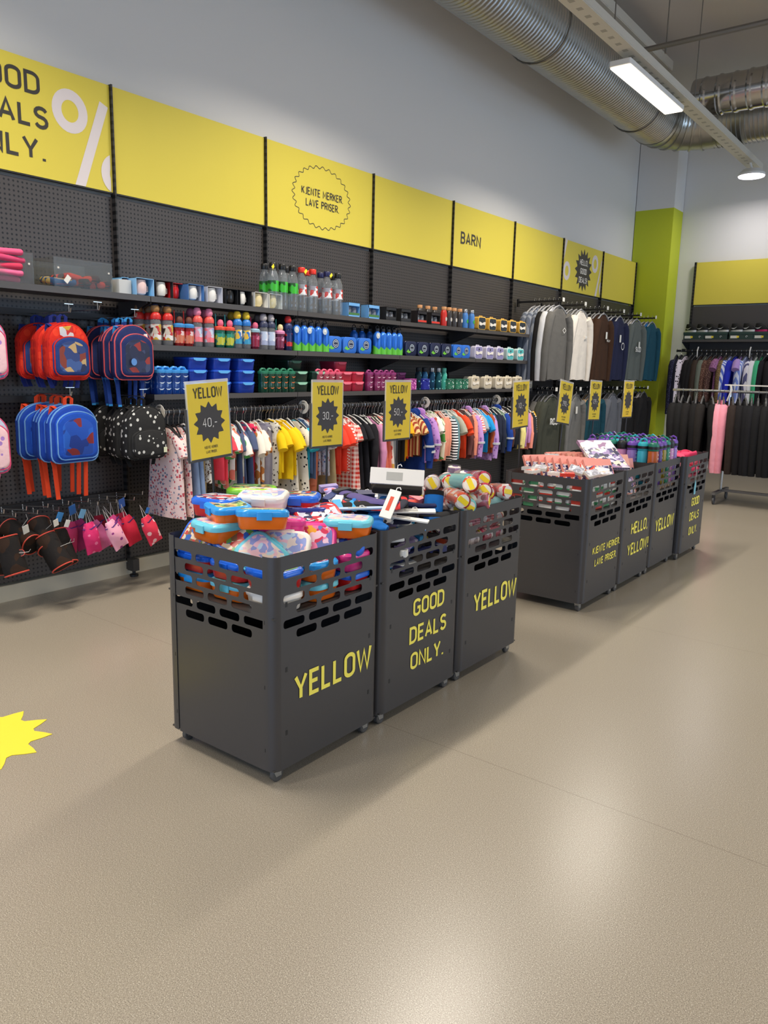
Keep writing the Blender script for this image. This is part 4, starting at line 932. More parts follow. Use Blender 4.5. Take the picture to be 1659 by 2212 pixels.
K_nav = make_pack('backpack', 'backpack', .285, .335, navy_c, cloth((36, 48, 96)), cloth((206, 90, 96)), cloth((60, 150, 215), 'vstripes', (30, 60, 130), 1.4), d=.075, long_straps=.12, ph=.62, art=artprint(((34, 40, 70), (30, 36, 62), (60, 70, 104), (150, 50, 44), (40, 48, 84)), .7, .5))
K_blu = make_pack('backpack', 'backpack', .31, .335, blue_c, cloth((30, 78, 180)), cloth((110, 160, 215)), cloth((226, 70, 34)), d=.085, long_straps=.17, ph=.66, art=artprint(((30, 84, 190), (36, 100, 206), (30, 84, 190), (140, 44, 50), (24, 60, 150)), .6, .5))
K_blk = make_pack('backpack', 'backpack', .30, .335, cloth((40, 40, 40), 'marks', (206, 206, 200), .9), cloth((44, 44, 44), 'marks', (206, 206, 200), .9), cloth((34, 34, 34)), cloth((22, 22, 22)), d=.095, ph=.40, art=None)
K_pnk = make_pack('backpack', 'backpack', .27, .33, cloth((176, 190, 214), 'marks', (120, 150, 200), .8), cloth((240, 200, 206), 'marks', (170, 130, 200), .7), cloth((216, 80, 120)), cloth((216, 120, 150)), ph=.62)
def hang(kind, y, ztop, h, xs, desc, ref, group, extra=0):
    for i, x in enumerate(xs):
        kind.put('%s, %s from the front of its hook' % (desc, ORD[i]), T(x, y+.010*i*(-1)**i, ztop-h) @ RZ(4*(-1)**i), group)
hang(K_red, 2.505, 1.715, .325, (-4.25, -4.335, -4.42, -4.505, -4.575), 'red backpack with blue picture pocket', '', 'red backpacks on one hook')
hang(K_nav, 2.945, 1.725, .335, (-4.25, -4.335, -4.415, -4.495, -4.57), 'navy backpack with pink piping and striped blue straps', '', 'navy backpacks on one hook')
hang(K_blu, 2.485, 1.245, .335, (-4.20, -4.29, -4.385, -4.48, -4.57), 'bright blue backpack with long orange straps', '', 'bright blue backpacks on one hook')
hang(K_blk, 2.985, 1.225, .335, (-4.20, -4.30, -4.405, -4.51), 'black backpack scattered with white marks', '', 'black backpacks on one hook')
hang(K_pnk, 1.985, 1.725, .33, (-4.20, -4.30), 'pink and pale blue backpack, upper hook', '', 'pink backpacks')
hang(K_pnk, 1.965, 1.215, .33, (-4.20, -4.30), 'pink and pale blue backpack, lower hook', '', 'pink backpacks')
# cards and tags fixed to the front packs
o = G().rbox((0, 0, 0), (.002, .085, .12), .004, .0005).build('hang_card', artprint(((222, 50, 40), (236, 232, 226), (226, 226, 230), (230, 180, 60)), .9), loc=(-4.244, 2.49, 1.635), rot=(.15, .15, .0)); tag(o, 'red and white hang card on the front red backpack', 'tag')
for (y, z, lab, c) in ((2.905, 1.50, 'round blue tag on the front navy backpack', (90, 140, 205)), (2.40, 1.50, 'round grey tag among the red backpacks', (120, 130, 140))):
    o = G().poly(_arc(0, 0, .02, .022, 0, 345, 14), .002, M=front(0)).build('round_tag', mat(c, .5), loc=(-4.205 if y > 2.8 else -4.30, y, z), smooth=0); tag(o, lab, 'tag')
o = G().rbox((0, 0, 0), (.002, .026, .06), .003, .0005).build('paper_tag', mat((232, 230, 222)), loc=(-4.236, 3.02, 1.645), rot=(.1, 0, 0)); tag(o, 'white paper tag at the shoulder of the front navy backpack', 'tag')
o = G().rbox((0, 0, 0), (.002, .026, .034), .003, .0005).build('woven_label', mat((214, 216, 180)), loc=(-4.166, 3.09, .945)); tag(o, 'pale square label sewn on the front black backpack', 'label')
# crossbars and display hooks
for z, lab in ((1.782, 'upper black crossbar holding the backpack hooks'), (1.262, 'middle black crossbar holding the backpack hooks'), (.60, 'lowest black crossbar holding the pouch hooks')):
    o = G().box((-4.655, (up(-1)+up(0))/2, z), (.03, WB-.03, .04)).build('crossbar', blk, smooth=0); tag(o, lab, 'bar', 'crossbars')
chrome = mat((190, 190, 188), .2, .9)
def k_hook(L, plate):
    t = thing('display_hook', 'x', 'hook')
    G().tube([(0, 0, 0), (L, 0, 0), (L+.008, 0, .022)], .0035, 6).build('prong', chrome, t)
    if plate:
        G().box((L-.012, 0, .045), (.006, .055, .004)).build('cap_plate', chrome, t, smooth=0)
        g = G(); g.tube([(L-.012, 0, .043), (L-.012, 0, .0)], .003, 5); g.build('plate_arm', chrome, t)
    else: G().tube([(0, 0, .012), (0, 0, -.03)], .004, 5).build('back_clip', chrome, t)
    return Kind(t)
HK = k_hook(.42, True)
for y, z, lab in ((2.505, 1.775, 'through the red backpack loops'), (2.945, 1.775, 'through the navy backpack loops'), (2.485, 1.30, 'through the bright blue backpack loops'), (2.985, 1.285, 'through the black backpack loops'), (1.985, 1.785, 'holding the upper pink backpacks'), (1.965, 1.275, 'holding the lower pink backpacks'), (2.69, 1.80, 'empty one between red and navy backpacks')):
    HK.put('chrome display hook %s' % lab, T(-4.645, y, z), 'backpack hooks')
HS = k_hook(.30, False)
hooky = [2.10+.066*i for i in range(15)]
for i, y in enumerate(hooky): HS.put('thin chrome pouch hook, %s from the barrel bags end of the lowest bar' % ORD[i], T(-4.64, y, .605-.03*(i % 2)) @ RY(-6), 'pouch hooks on the lowest bar')
# barrel bags, pouches
def k_barrel():
    t = thing('barrel_bag', 'x', 'bag'); g = G()
    g.lathe([(.062, -.11), (.068, -.09), (.064, -.03), (.066, .04), (.068, .09), (.062, .11)], 18, M=RY(90)); g.build('body', cloth((28, 25, 24), 'blotch', (48, 32, 22), .7, (22, 20, 20)), t, smooth=60)
    for s in (-1, 1): G().tube([(s*.108, .065*math.cos(a), .065*math.sin(a)) for a in [2*PI*i/20 for i in range(20)]], .004, 5, closed=True).build('end_piping', mat((206, 76, 60), .5), t)
    G().tube([(0, 0, .066), (.01, .02, .12), (0, .01, .15)], .0012, 5).build('string', mat((225, 220, 210)), t)
    return Kind(t)
BAR = k_barrel()
for i, (x, y, z, ry, rz) in enumerate(((-4.27, 2.09, .40, 70, 15), (-4.42, 2.03, .45, 10, 5), (-4.45, 2.24, .46, 20, 10), (-4.40, 2.36, .45, 40, -10), (-4.30, 2.36, .37, 55, 20), (-4.40, 2.47, .36, 60, 0), (-4.5, 2.12, .36, 30, 0))):
    BAR.put('black barrel bag with red ringed ends, %s' % ('big one in front with round mark', 'at the picture edge', 'with open end up', 'under the white tags', 'lowest in front', 'beside the pink pouches', 'deepest in')[i], T(x, y, z) @ RZ(rz) @ RY(ry), 'black barrel bags')
o = G().lathe([(.02, 0), (.02, .002)], 16).build('round_mark', mat((40, 30, 28), .5), loc=(-4.215, 2.12, .42), rot=(0, 1.2, -.5)); G().tube([(.019*math.cos(a), .019*math.sin(a), .002) for a in [2*PI*i/20 for i in range(20)]], .002, 4, closed=True).build('ring', mat((206, 76, 60)), o); tag(o, 'small round red-ringed badge on the front barrel bag', 'badge')
def k_pouch():
    t = thing('drawstring_pouch', 'x', 'pouch'); L = []
    for i in range(9):
        q = i/8; w = .10*(.55+.45*min(1, q*3)) if q < .34 else .10; th = .006+.022*math.sin(PI*min(1, q*1.02))
        if q > .9: th = .006
        L.append([(th*math.sin(a)+.004*math.sin(3*a+q*6), w/1.9*math.copysign(abs(math.cos(a))**.6, math.cos(a)), -.02-q*.20) for a in [2*PI*k/16 for k in range(16)]])
    g = G(); g.loft(L[::-1]); g.build('body', cloth((226, 120, 160)), t, smooth=70)
    G().tube([(.006, -.05, -.05), (.018, 0, -.06), (.006, .05, -.05)], .004, 5).build('piping', cloth((90, 50, 120)), t)
    G().tube([(0, -.012, -.02), (0, 0, .07), (0, .012, -.02)], .002, 5).build('cord', mat((226, 222, 214)), t)
    return Kind(t)
PO = k_pouch()
for i, (x, y, z, rx, c, pt, c2) in enumerate(((-4.25, 2.70, .53, 26, (240, 170, 190), 'dots', (150, 60, 130)), (-4.31, 2.60, .53, 10, (216, 50, 110), 'dots', (240, 120, 160)), (-4.36, 2.66, .52, 22, (206, 110, 160), None, 0), (-4.42, 2.55, .53, -6, (196, 60, 110), None, 0), (-4.48, 2.63, .52, 12, (160, 50, 110), None, 0), (-4.36, 2.78, .53, 30, (222, 80, 140), 'dots', (150, 60, 130)))):
    PO.put('%s drawstring pouch, %s from the front of the pink pouches' % (('pale pink heart print', 'hot pink', 'mauve', 'raspberry', 'dark plum', 'bright pink')[i], ORD[i]), T(x, y, z) @ RX(rx), 'pink pouches', {'body': cloth(c, pt, c2 or (255, 255, 255), .7)})
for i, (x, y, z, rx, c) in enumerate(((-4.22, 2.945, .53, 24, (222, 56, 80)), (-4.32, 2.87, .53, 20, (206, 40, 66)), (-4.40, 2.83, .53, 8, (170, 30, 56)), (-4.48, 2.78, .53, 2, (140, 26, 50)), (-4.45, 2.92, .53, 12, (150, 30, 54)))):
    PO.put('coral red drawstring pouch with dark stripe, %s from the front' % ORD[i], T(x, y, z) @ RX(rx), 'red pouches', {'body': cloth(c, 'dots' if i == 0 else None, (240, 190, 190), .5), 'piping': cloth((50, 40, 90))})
for i, (x, y, z, c, s) in enumerate(((-4.24, 2.17, .545, (206, 206, 200), .04), (-4.25, 2.43, .54, (224, 224, 220), .035), (-4.27, 2.37, .55, (226, 222, 212), .035), (-4.28, 2.40, .58, (50, 130, 196), .045), (-4.34, 2.52, .60, (40, 100, 170), .05), (-4.2, 2.96, .555, (36, 110, 190), .03), (-4.33, 2.86, .60, (40, 90, 170), .05), (-4.30, 2.56, .575, (110, 170, 210), .045))):
    o = G().rbox((0, 0, 0), (.002, s, s*1.3), .004, .0005).build('paper_tag', mat(c, .5), loc=(x, y, z), rot=(.3*(-1)**i, .2, .2)); tag(o, '%s paper tag hanging above the %s' % (('grey', 'white', 'cream', 'blue', 'dark blue', 'bright blue', 'navy', 'pale blue')[i], ('front barrel bag', 'barrel bags beside the pouches', 'middle barrel bags', 'middle barrel bags', 'pink pouches, highest', 'front coral pouch', 'coral pouches behind', 'pink pouches')[i]), 'tag', 'paper tags on the pouches')
# ================================================================ clothes
def torso(g, w, L, th, flare=0., top=-.105, seed=0, neck=.055, n=22, m=11, mi=0):
    rows = []
    for i in range(m+1):
        t = (i/m)**1.15; hw = w/2*(1+flare*t); hw = neck+(hw-neck)*min(1, t/.07+.06) if t < .07 else hw
        lp = []
        for k in range(n):
            a = 2*PI*k/n; x = hw*math.copysign(abs(math.cos(a))**.75, math.cos(a)); y = th*(.55+.45*min(1, t*3))*math.copysign(abs(math.sin(a))**.8, math.sin(a))
            y += th*.55*math.sin(k*2.1+seed+t*2.2)*t*abs(math.sin(a))
            lp.append((x, y, top-L*t-(abs(x)-neck)*.34*(1-t)*(1 if abs(x) > neck else 0)+.006*math.sin(k*1.7+seed)*t))
        rows.append(lp)
    g.loft(rows[::-1], mi=mi)
def sleeve(g, s, w, top, long, seed=0, mi=0, ang=1.0):
    hx = w/2
    if long and w > .40:
        p = [(hx*.78, top-.075), (hx*1.0, top-.14), (hx*1.17, top-.30), (hx*1.29, top-long*.62), (hx*1.27, top-long*.98), (hx*1.27, top-long*1.05)]; r = [.055, .062, .056, .05, .040, .036]
    elif long:
        p = [(hx*.78, top-.055), (hx*.97, top-.10), (hx*1.10*ang, top-.24), (hx*1.16*ang, top-long*.62), (hx*1.14*ang, top-long+.03), (hx*1.14*ang, top-long)]; r = [.05, .055, .05, .046, .036, .034]
    else:
        p = [(hx*.76, top-.055), (hx*.98, top-.09), (hx*1.2, top-.135), (hx*1.38, top-.185)]; r = [.045, .056, .054, .052]
    k = w/.34 if long else w/.32; g.tube([(s*x, .004*math.sin(seed+i), z) for i, (x, z) in enumerate(p)], [q*min(k, 1.35)*.8 for q in r], 9, mi=mi)
def hook_mesh(g, z=-.055, r=.024):
    g.tube([(r*math.cos(math.radians(a)), 0, r*math.sin(math.radians(a))) for a in (200, 150, 110, 70, 30, -10, -50)]+[(.004, 0, -r-.008), (0, 0, z-.035)], .0022, 5)
GN = {'tee': ('tee_shirt', 'shirt'), 'sweat': ('sweatshirt', 'sweatshirt'), 'dress': ('dress', 'dress'), 'jacket': ('rain_jacket', 'jacket'), 'pants': ('trousers', 'trousers')}
def make_garment(kind, w, L, th, seed, hcol=(28, 28, 28)):
    t = thing(GN[kind][0], 'x', GN[kind][1]); top = -.105; g = G(); M1 = cloth((150, 150, 150))
    if kind == 'tee': torso(g, w, L, th, .02, top, seed); [sleeve(g, s, w, top, 0, seed) for s in (-1, 1)]
    elif kind == 'sweat': torso(g, w, L, th, -.04, top, seed); [sleeve(g, s, w, top, L*.97, seed) for s in (-1, 1)]
    elif kind == 'dress': torso(g, w*.85, L, th, .45, top, seed); [sleeve(g, s, w*.85, top, 0, seed) for s in (-1, 1)]
    elif kind == 'jacket':
        torso(g, w, L, th*1.2, 0, top, seed); [sleeve(g, s, w*1.02, top, L*.95, seed, ang=1.12) for s in (-1, 1)]
    elif kind == 'pants':
        for s in (-1, 1): g.tube([(s*w*.19, .003*s, top-.02), (s*w*.2, 0, top-L*.3), (s*w*.21, .004, top-L*.7), (s*w*.21, 0, top-L)], [w*.2, w*.19, w*.15, w*.13], 10)
        g.stack([(top-.05, w*.78, th*2, th*.9), (top+.0, w*.72, th*2, th*.9)], 3)
    elif kind == 'skirt': torso(g, w*.7, L, th, .5, top, seed, neck=w*.33)
    b = g.build('cloth_body', M1, t, smooth=70)
    if kind in ('sweat', 'tee', 'jacket'):
        G().tube([(.058*math.cos(a), .012*math.sin(a), top+.003-.008*math.sin(a)) for a in [2*PI*i/14 for i in range(14)]], .006, 5, closed=True).build('collar', M1, b)
    if kind == 'jacket':
        h = G(); h.loft([[(x*q, .018*math.sin(2*PI*k/14)*q, top+dz+zz) for k, (x, zz) in enumerate([(.075*math.cos(2*PI*k/14), 0) for k in range(14)])] for dz, q in ((-.03, .9), (.0, 1.15), (.035, 1.05), (.055, .6))]); h.build('hood', M1, b, smooth=70)
        for s in (-1, 1): G().tube([(s*w/2*1.02*1.3, 0, top-L*.66), (s*w/2*1.02*1.3, 0, top-L*.62)], .0475, 9).build('reflective_band', mat((206, 208, 208), .4), b)
    if kind == 'sweat' and w > .45:
        for s in (-1, 1): G().tube([(s*w/2*1.27, .003, top-L*1.03), (s*w/2*1.27, .003, top-L*.95)], .044, 9).build('cuff', M1, b)
    h = G(); hw = w*.46
    big = w > .4; h.tube([(-hw*(.9 if big else 1), 0, top-.05), (-hw*.4, 0, top+(.012 if big else .004)), (0, 0, top+(.036 if big else .022)), (hw*.4, 0, top+(.012 if big else .004)), (hw*(.9 if big else 1), 0, top-.05)], .011 if big else .006, 6); hg = h.build('hanger', mat(hcol, .4), t)
    h = G(); hook_mesh(h); h.build('hanger_hook', chrome, hg); return Kind(t)
KG = {k: [make_garment(k, w, L, .020, s) for s in range(n)] for k, w, L, n in (('tee', .30, .40, 2), ('sweat', .31, .42, 2), ('dress', .30, .60, 2), ('jacket', .34, .46, 1), ('pants', .30, .50, 1))}
def gmats(m, hang=None): 
    d = {'cloth_body': m, 'collar': m, 'hood': m, 'cuff': m}
    if hang: d['hanger'] = hang
    return d
WH = (255, 255, 255); CR = (232, 224, 208)
clearh = mat((214, 212, 206), .25)
# (how many, colour words + kind words, kind, fabric)
RUN = [
 (4, 'pale pink floral dress', 'dress', ((232, 206, 200), 'floral', (190, 80, 90), 1.2, (120, 130, 150))), (2, 'light denim skirt', 'dress', ((128, 148, 178),)), (1, 'beige trousers', 'pants', ((190, 166, 120),)),
 (2, 'cream sprigged blouse', 'tee', (CR, 'floral', (110, 80, 60), 1.6)), (2, 'coral pink tee', 'tee', ((236, 70, 86),)), (4, 'white tee with green patches', 'tee', ((236, 232, 222), 'blotch', (80, 160, 80), .8, (226, 130, 110))),
 (3, 'washed denim skirt', 'dress', ((78, 90, 122),)), (1, 'hot pink shorts', 'pants', ((236, 60, 100),)), (2, 'cream spotted top', 'tee', (CR, 'blotch', (190, 120, 60), 1)), (2, 'grey trousers', 'pants', ((140, 136, 150),)), (1, 'white dotted trousers', 'pants', ((226, 220, 206), 'dots', (90, 80, 70))),
 (4, 'bright yellow tee', 'tee', ((236, 196, 20),)), (3, 'cream dress with black marks', 'dress', ((222, 214, 196), 'marks', (40, 36, 34), .9)), (1, 'turquoise tee', 'tee', ((40, 170, 200),)), (2, 'slate blue tee', 'tee', ((86, 106, 140),)),
 (2, 'terracotta trousers', 'pants', ((206, 120, 92),)), (3, 'pale blue floral tee', 'tee', ((206, 206, 216), 'floral', (90, 110, 150), 1.2, (200, 120, 120))), (1, 'khaki dress', 'dress', ((170, 150, 110),)), (3, 'tomato red tee', 'tee', ((232, 66, 44),)),
 (2, 'red and white striped tee', 'tee', ((226, 90, 80), 'stripes', (240, 226, 220), 1)), (2, 'red checked dress', 'dress', ((206, 60, 50), 'check', (240, 220, 210), 1)), (4, 'black dress', 'dress', ((26, 26, 32),)), (2, 'black cardigan', 'sweat', ((28, 27, 32),)), (1, 'lilac pink cardigan', 'sweat', ((206, 140, 176),)),
 (2, 'cream rainbow print dress', 'dress', ((236, 226, 210), 'blotch', (226, 120, 90), .9, (120, 160, 120))), (2, 'salmon dress', 'dress', ((236, 130, 110),)), (1, 'white rainbow print dress', 'dress', ((240, 232, 224), 'blotch', (226, 90, 80), 1.1, (226, 180, 90))),
 (3, 'pale grey trousers', 'pants', ((160, 164, 170),)), (2, 'black tee', 'tee', ((36, 32, 32),)), (2, 'orange yellow tee', 'tee', ((240, 170, 30),)), (1, 'red orange tee', 'tee', ((222, 70, 36),)), (2, 'gold striped tee', 'tee', ((226, 190, 130), 'vstripes', (150, 60, 40), .8)), (1, 'dark brown tee', 'tee', ((70, 44, 36),)),
 (2, 'royal blue rain jacket', 'jacket', ((26, 56, 130),)), (2, 'lilac printed rain jacket', 'jacket', ((190, 140, 206), 'marks', (130, 90, 160), .8)), (2, 'rust sweatshirt', 'sweat', ((166, 76, 50),)), (2, 'white printed top', 'tee', ((236, 230, 218), 'blotch', (206, 90, 90), 1, (90, 140, 90))), (1, 'cream top with green leaf', 'sweat', ((230, 226, 200), 'blotch', (80, 150, 70), .8)),
 (3, 'salmon pink sweatshirt', 'sweat', ((226, 146, 120),)), (1, 'black and white striped top', 'sweat', ((40, 40, 46), 'stripes', WH, 1)), (2, 'dusty teal sweatshirt', 'sweat', ((98, 136, 142),)), (3, 'sage tee', 'tee', ((170, 168, 150),)), (2, 'vermilion tee', 'tee', ((236, 76, 40),)), (3, 'plum brown sweatshirt', 'sweat', ((110, 66, 62),)),
 (2, 'peach sweatshirt', 'sweat', ((240, 150, 122),)), (1, 'lilac butterfly rain jacket', 'jacket', ((196, 150, 214), 'marks', (140, 96, 170), .8)), (2, 'coral striped tee', 'tee', ((222, 110, 100), 'stripes', (244, 230, 224), 1.1)), (1, 'grey tee', 'tee', ((166, 170, 176),)), (2, 'bright blue tee', 'tee', ((30, 150, 214),)), (2, 'rust brown sweatshirt', 'sweat', ((176, 84, 46),)),
 (1, 'pale cuffed lilac rain jacket', 'jacket', ((190, 150, 210), 'marks', (140, 96, 170), .8)), (1, 'petrol sweatshirt', 'sweat', ((24, 96, 116),)), (3, 'navy sweatshirt', 'sweat', ((34, 40, 58),)), (2, 'sage green sweatshirt', 'sweat', ((128, 150, 130),)), (1, 'cobalt rain jacket', 'jacket', ((30, 66, 150),)), (1, 'navy striped top', 'sweat', ((36, 40, 60), 'stripes', WH, 1.2)), (1, 'chestnut sweatshirt', 'sweat', ((90, 56, 48),)),
 (4, 'dark navy jumper', 'sweat', ((30, 34, 42),)), (2, 'lemon and white top', 'sweat', ((236, 220, 140),)), (2, 'teal blue sweatshirt', 'sweat', ((24, 90, 120),)), (2, 'mauve top', 'sweat', ((196, 140, 190),)), (1, 'light salmon sweatshirt', 'sweat', ((240, 150, 130),)), (1, 'charcoal top', 'sweat', ((40, 42, 46),)),
 (1, 'white and black striped jumper', 'sweat', ((236, 232, 226), 'stripes', (30, 30, 34), 1.0)), (1, 'yellow and grey top', 'sweat', ((226, 170, 40),)), (2, 'ink navy jumper', 'sweat', ((30, 32, 44),))]
NT_ = sum(r[0] for r in RUN); ya, yb = 3.20, 8.42; gi = 0; prev = 'backpacks'; random.seed(11)
for n, d, k, fb in RUN:
    m = cloth(*fb)
    for i in range(n):
        y = ya+(yb-ya)*gi/(NT_-1); gi += 1; K = random.choice(KG[k])
        lab = '%s on the long rail, %s after the %s' % (d, 'right' if n == 1 else ORD[i], prev)
        K.put(lab, T(RXc+random.uniform(-.012, .012), y, RZc) @ RZ(random.uniform(-22, 8)) @ Matrix.Diagonal((random.uniform(.92, 1.1), 1, random.uniform(.95, 1.14) if k != 'dress' else 1.0, 1)), 'childrens clothes on the long rail', gmats(m, clearh if random.random() < .4 else None))
    prev = d
# ---------------------------------------------------------------- sweatshirts on face-out arms
KA = {'sweat': make_garment('sweat', .44, .83, .030, 3, (150, 150, 152)), 'top': make_garment('sweat', .44, .68, .026, 5, (90, 90, 92))}
arm_m = mat((36, 35, 35), .4, .3)
UPA = [(8.70, 'grey'), (9.34, 'white'), (10.06, 'brown'), (10.64, 'navy'), (11.30, 'hooded grey'), (11.95, 'teal')]
LOA = [(8.66, 'olive'), (9.36, 'mid grey'), (10.00, 'tan'), (10.60, 'blue grey'), (11.25, 'black'), (11.85, 'stone')]
def arm(y, z, lab):
    t = thing('face_out_arm', lab, 'arm', (-4.66, y, z), group='face-out arms'); G().box((.29, 0, 0), (.60, .022, .022)).build('bar', arm_m, t, smooth=0)
    G().box((.0, 0, -.01), (.02, .04, .09)).build('wall_plate', arm_m, t, smooth=0); G().box((.595, 0, .012), (.004, .055, .045)).build('size_tag', mat((224, 222, 214)), t, smooth=0)
def on_arm(y, z, K, items, what):
    for i, (m, d) in enumerate(items):
        x = -4.12-.062*i
        K.put('%s on the %s arm, %s from its tip' % (d, what, ORD[i]), T(x, y+random.uniform(-.008, .008), z) @ RZ(90+random.uniform(-5, 5)), 'sweatshirts on face-out arms', gmats(m))
g1, g2_, wht_c, brn, nvy, blkc = cloth((98, 96, 92)), cloth((122, 124, 124), 'melange', (100, 102, 102)), cloth((222, 214, 202)), cloth((62, 40, 26)), cloth((32, 36, 64)), cloth((30, 28, 28))
tealc, bluec, lgt = cloth((24, 70, 86)), cloth((40, 120, 190)), cloth((190, 192, 196), 'melange', (214, 214, 216))
sgr = cloth((96, 104, 120), 'vstripes', (140, 146, 156), .6)
up_items = [[(g1, 'grey sweatshirt with small diamond badge'), (lgt, 'pale grey sweatshirt'), (blkc, 'black sweatshirt'), (sgr, 'striped blue grey top'), (sgr, 'striped slate top'), (sgr, 'faded slate top')],
            [(wht_c, 'off-white sweatshirt with small chest print'), (g1, 'grey sweatshirt'), (g2_, 'light grey sweatshirt'), (blkc, 'black sweatshirt'), (g1, 'grey sweatshirt')],
            [(brn, 'dark brown sweatshirt with white tag'), (brn, 'dark brown sweatshirt'), (brn, 'dark brown sweatshirt'), (blkc, 'black sweatshirt'), (g1, 'grey sweatshirt')],
            [(nvy, 'navy sweatshirt with ring print'), (nvy, 'navy sweatshirt'), (nvy, 'navy sweatshirt'), (wht_c, 'white sweatshirt')],
            [(cloth((92, 98, 94)), 'grey green sweatshirt with block letters'), (wht_c, 'white sweatshirt'), (g1, 'grey sweatshirt'), (g1, 'grey sweatshirt')],
            [(tealc, 'dark teal sweatshirt'), (bluec, 'bright blue sweatshirt'), (g1, 'grey sweatshirt'), (tealc, 'dark teal sweatshirt')]]
olv, tan = cloth((62, 64, 54)), cloth((178, 150, 116))
lo_items = [[(olv, 'dark olive top with white letters'), (olv, 'dark olive top'), (g1, 'grey top'), (blkc, 'black top')], [(cloth((112, 112, 110)), 'grey top with white price tag'), (g1, 'grey top'), (g1, 'grey top'), (blkc, 'black top')], [(tealc, 'petrol blue top'), (tan, 'tan top'), (tan, 'tan top'), (blkc, 'black top')],
            [(cloth((104, 106, 112)), 'blue grey top'), (g1, 'grey top'), (blkc, 'black top')], [(blkc, 'black top with white tag'), (blkc, 'black top'), (blkc, 'black top')], [(blkc, 'black top'), (cloth((190, 182, 176)), 'pale stone top'), (blkc, 'black top')]]
for (y, w), it in zip(UPA, up_items): arm(y, 2.32, 'black face-out arm of the upper row holding the %s sweatshirt' % w); on_arm(y, 2.335, KA['sweat'], it, 'upper '+w)
for (y, w), it in zip(LOA, lo_items): arm(y, 1.275, 'black face-out arm of the lower row holding the %s top' % w); on_arm(y, 1.29, KA['top'], it, 'lower '+w)
# chest prints and tags on the front sweatshirts (children of nothing: paper tags are things)
def chest(y, z, fn, name, lab, x=-4.072): 
    g = G(); fn(g); o = g.build(name, mat((226, 224, 216), .6), loc=(x, y, z), smooth=0); tag(o, lab, 'print' if 'tag' not in name else 'tag'); return o
chest(8.79, 1.98, lambda g: _strip(g, [(0, .03), (.045, 0), (0, -.03), (-.045, 0), (0, .03)], .008, True, lambda p: (0, p.x, p.y)), 'diamond_badge', 'white diamond badge on the front grey sweatshirt')
chest(9.44, 1.93, lambda g: g.rbox((0, 0, 0), (.004, .07, .02), .002, .0005), 'chest_print', 'small dark print on the front off-white sweatshirt')
chest(10.10, 1.98, lambda g: g.rbox((0, 0, 0), (.004, .05, .09), .002, .0005), 'price_tag', 'white price tag hanging on the front brown sweatshirt')
lettering(['HELLY'], .03, .2, (0, 0, 0), (0, 1, 0), (0, 0, 1), mat((226, 224, 216)), None, 'chest_print', .11); o = C.objects['chest_print.001']; o.location = (-4.07, 10.17, 1.90); tag(o, 'line of white letters on the front brown sweatshirt', 'print')
chest(10.60, 1.96, lambda g: g.rbox((0, 0, 0), (.004, .05, .10), .002, .0005), 'price_tag', 'white price tag hanging on the front navy sweatshirt')
chest(10.71, 1.86, lambda g: _strip(g, _arc(0, 0, .05, .045, 0, 360, 20), .012, True, lambda p: (0, p.x, p.y)), 'ring_print', 'white ring print on the front navy sweatshirt')
lettering(['SUD'], .075, .24, (0, 0, 0), (0, 1, 0), (0, 0, 1), mat((216, 214, 208)), None, 'block_letters', .2); o = C.objects['block_letters']; o.location = (-4.068, 11.31, 1.80); tag(o, 'white block letters on the grey green sweatshirt', 'print')
chest(11.33, 1.90, lambda g: g.rbox((0, 0, 0), (.004, .045, .09), .002, .0005), 'price_tag', 'white price tag hanging on the grey green sweatshirt', -4.064)
lettering(['ROCK'], .085, .24, (0, 0, 0), (0, 1, 0), (0, 0, 1), mat((216, 214, 208)), None, 'block_letters', .26); o = C.objects['block_letters.001']; o.location = (-4.068, 8.68, .86); tag(o, 'white block letters on the dark olive top', 'print')
chest(9.30, 1.02, lambda g: g.rbox((0, 0, 0), (.004, .05, .09), .002, .0005), 'price_tag', 'white price tag hanging on the grey lower top')
chest(11.25, .98, lambda g: g.rbox((0, 0, 0), (.004, .05, .09), .002, .0005), 'price_tag', 'white price tag hanging on the black lower top')
# ================================================================ back wall unit with shoes
YU = 13.05
PEGB = PEG
for i, (a, b) in enumerate(((-3.86, -2.52), (-2.49, -1.15))):
    w = b-a; c = (a+b)/2
    t = thing('header_panel', 'blank yellow board on the back wall above the shoe shelf, %s' % ('beside the lime column', 'further from the column')[i], 'sign board', (c, YU, 2.585), group='yellow boards on the back wall')
    G().box((0, 0, .326), (w, .016, .648)).build('board', YEL, t, smooth=0); G().box((0, 0, -.004), (w, .02, .008)).build('edge_strip', blk, t, smooth=0)
    o = G().box((0, 0, -1.24), (w, .012, 2.44)).build('perforated_panel', PEG, loc=(c, YU, 2.58), smooth=0); tag(o, 'dark perforated panel behind the shoes, %s' % ('beside the lime column', 'further from the column')[i], 'back panel', 'perforated back panels')
    t = thing('shelf', 'dark shoe shelf on the back wall, %s' % ('beside the lime column', 'further from the column')[i], 'shelf', (c, YU-.19, 2.03), group='shoe shelves')
    G().box((0, 0, -.013), (w+.02, .36, .026)).build('board', shelf_mat, t, smooth=0); G().box((0, -.182, -.016), (w+.02, .006, .036)).build('front_lip', lip_mat, t, smooth=0)
    for s in (-1, 1):
        xx = s*(w/2+.012); prof = [(.17, -.027), (-.17, -.027), (-.17, -.045), (.1, -.14), (.17, -.15)]; G().loft([[(xx-.002, y, z) for y, z in prof], [(xx+.002, y, z) for y, z in prof]]).build('bracket', dark, t, smooth=0)
    for x in (a-.017,): o = G().box((x, YU+.0, 1.64), (.03, .05, 3.2)).build('shelf_upright', UPR, smooth=0); tag(o, 'black slotted upright of the back wall unit, %s' % ('beside the lime column', 'between the two yellow boards')[i], 'upright')
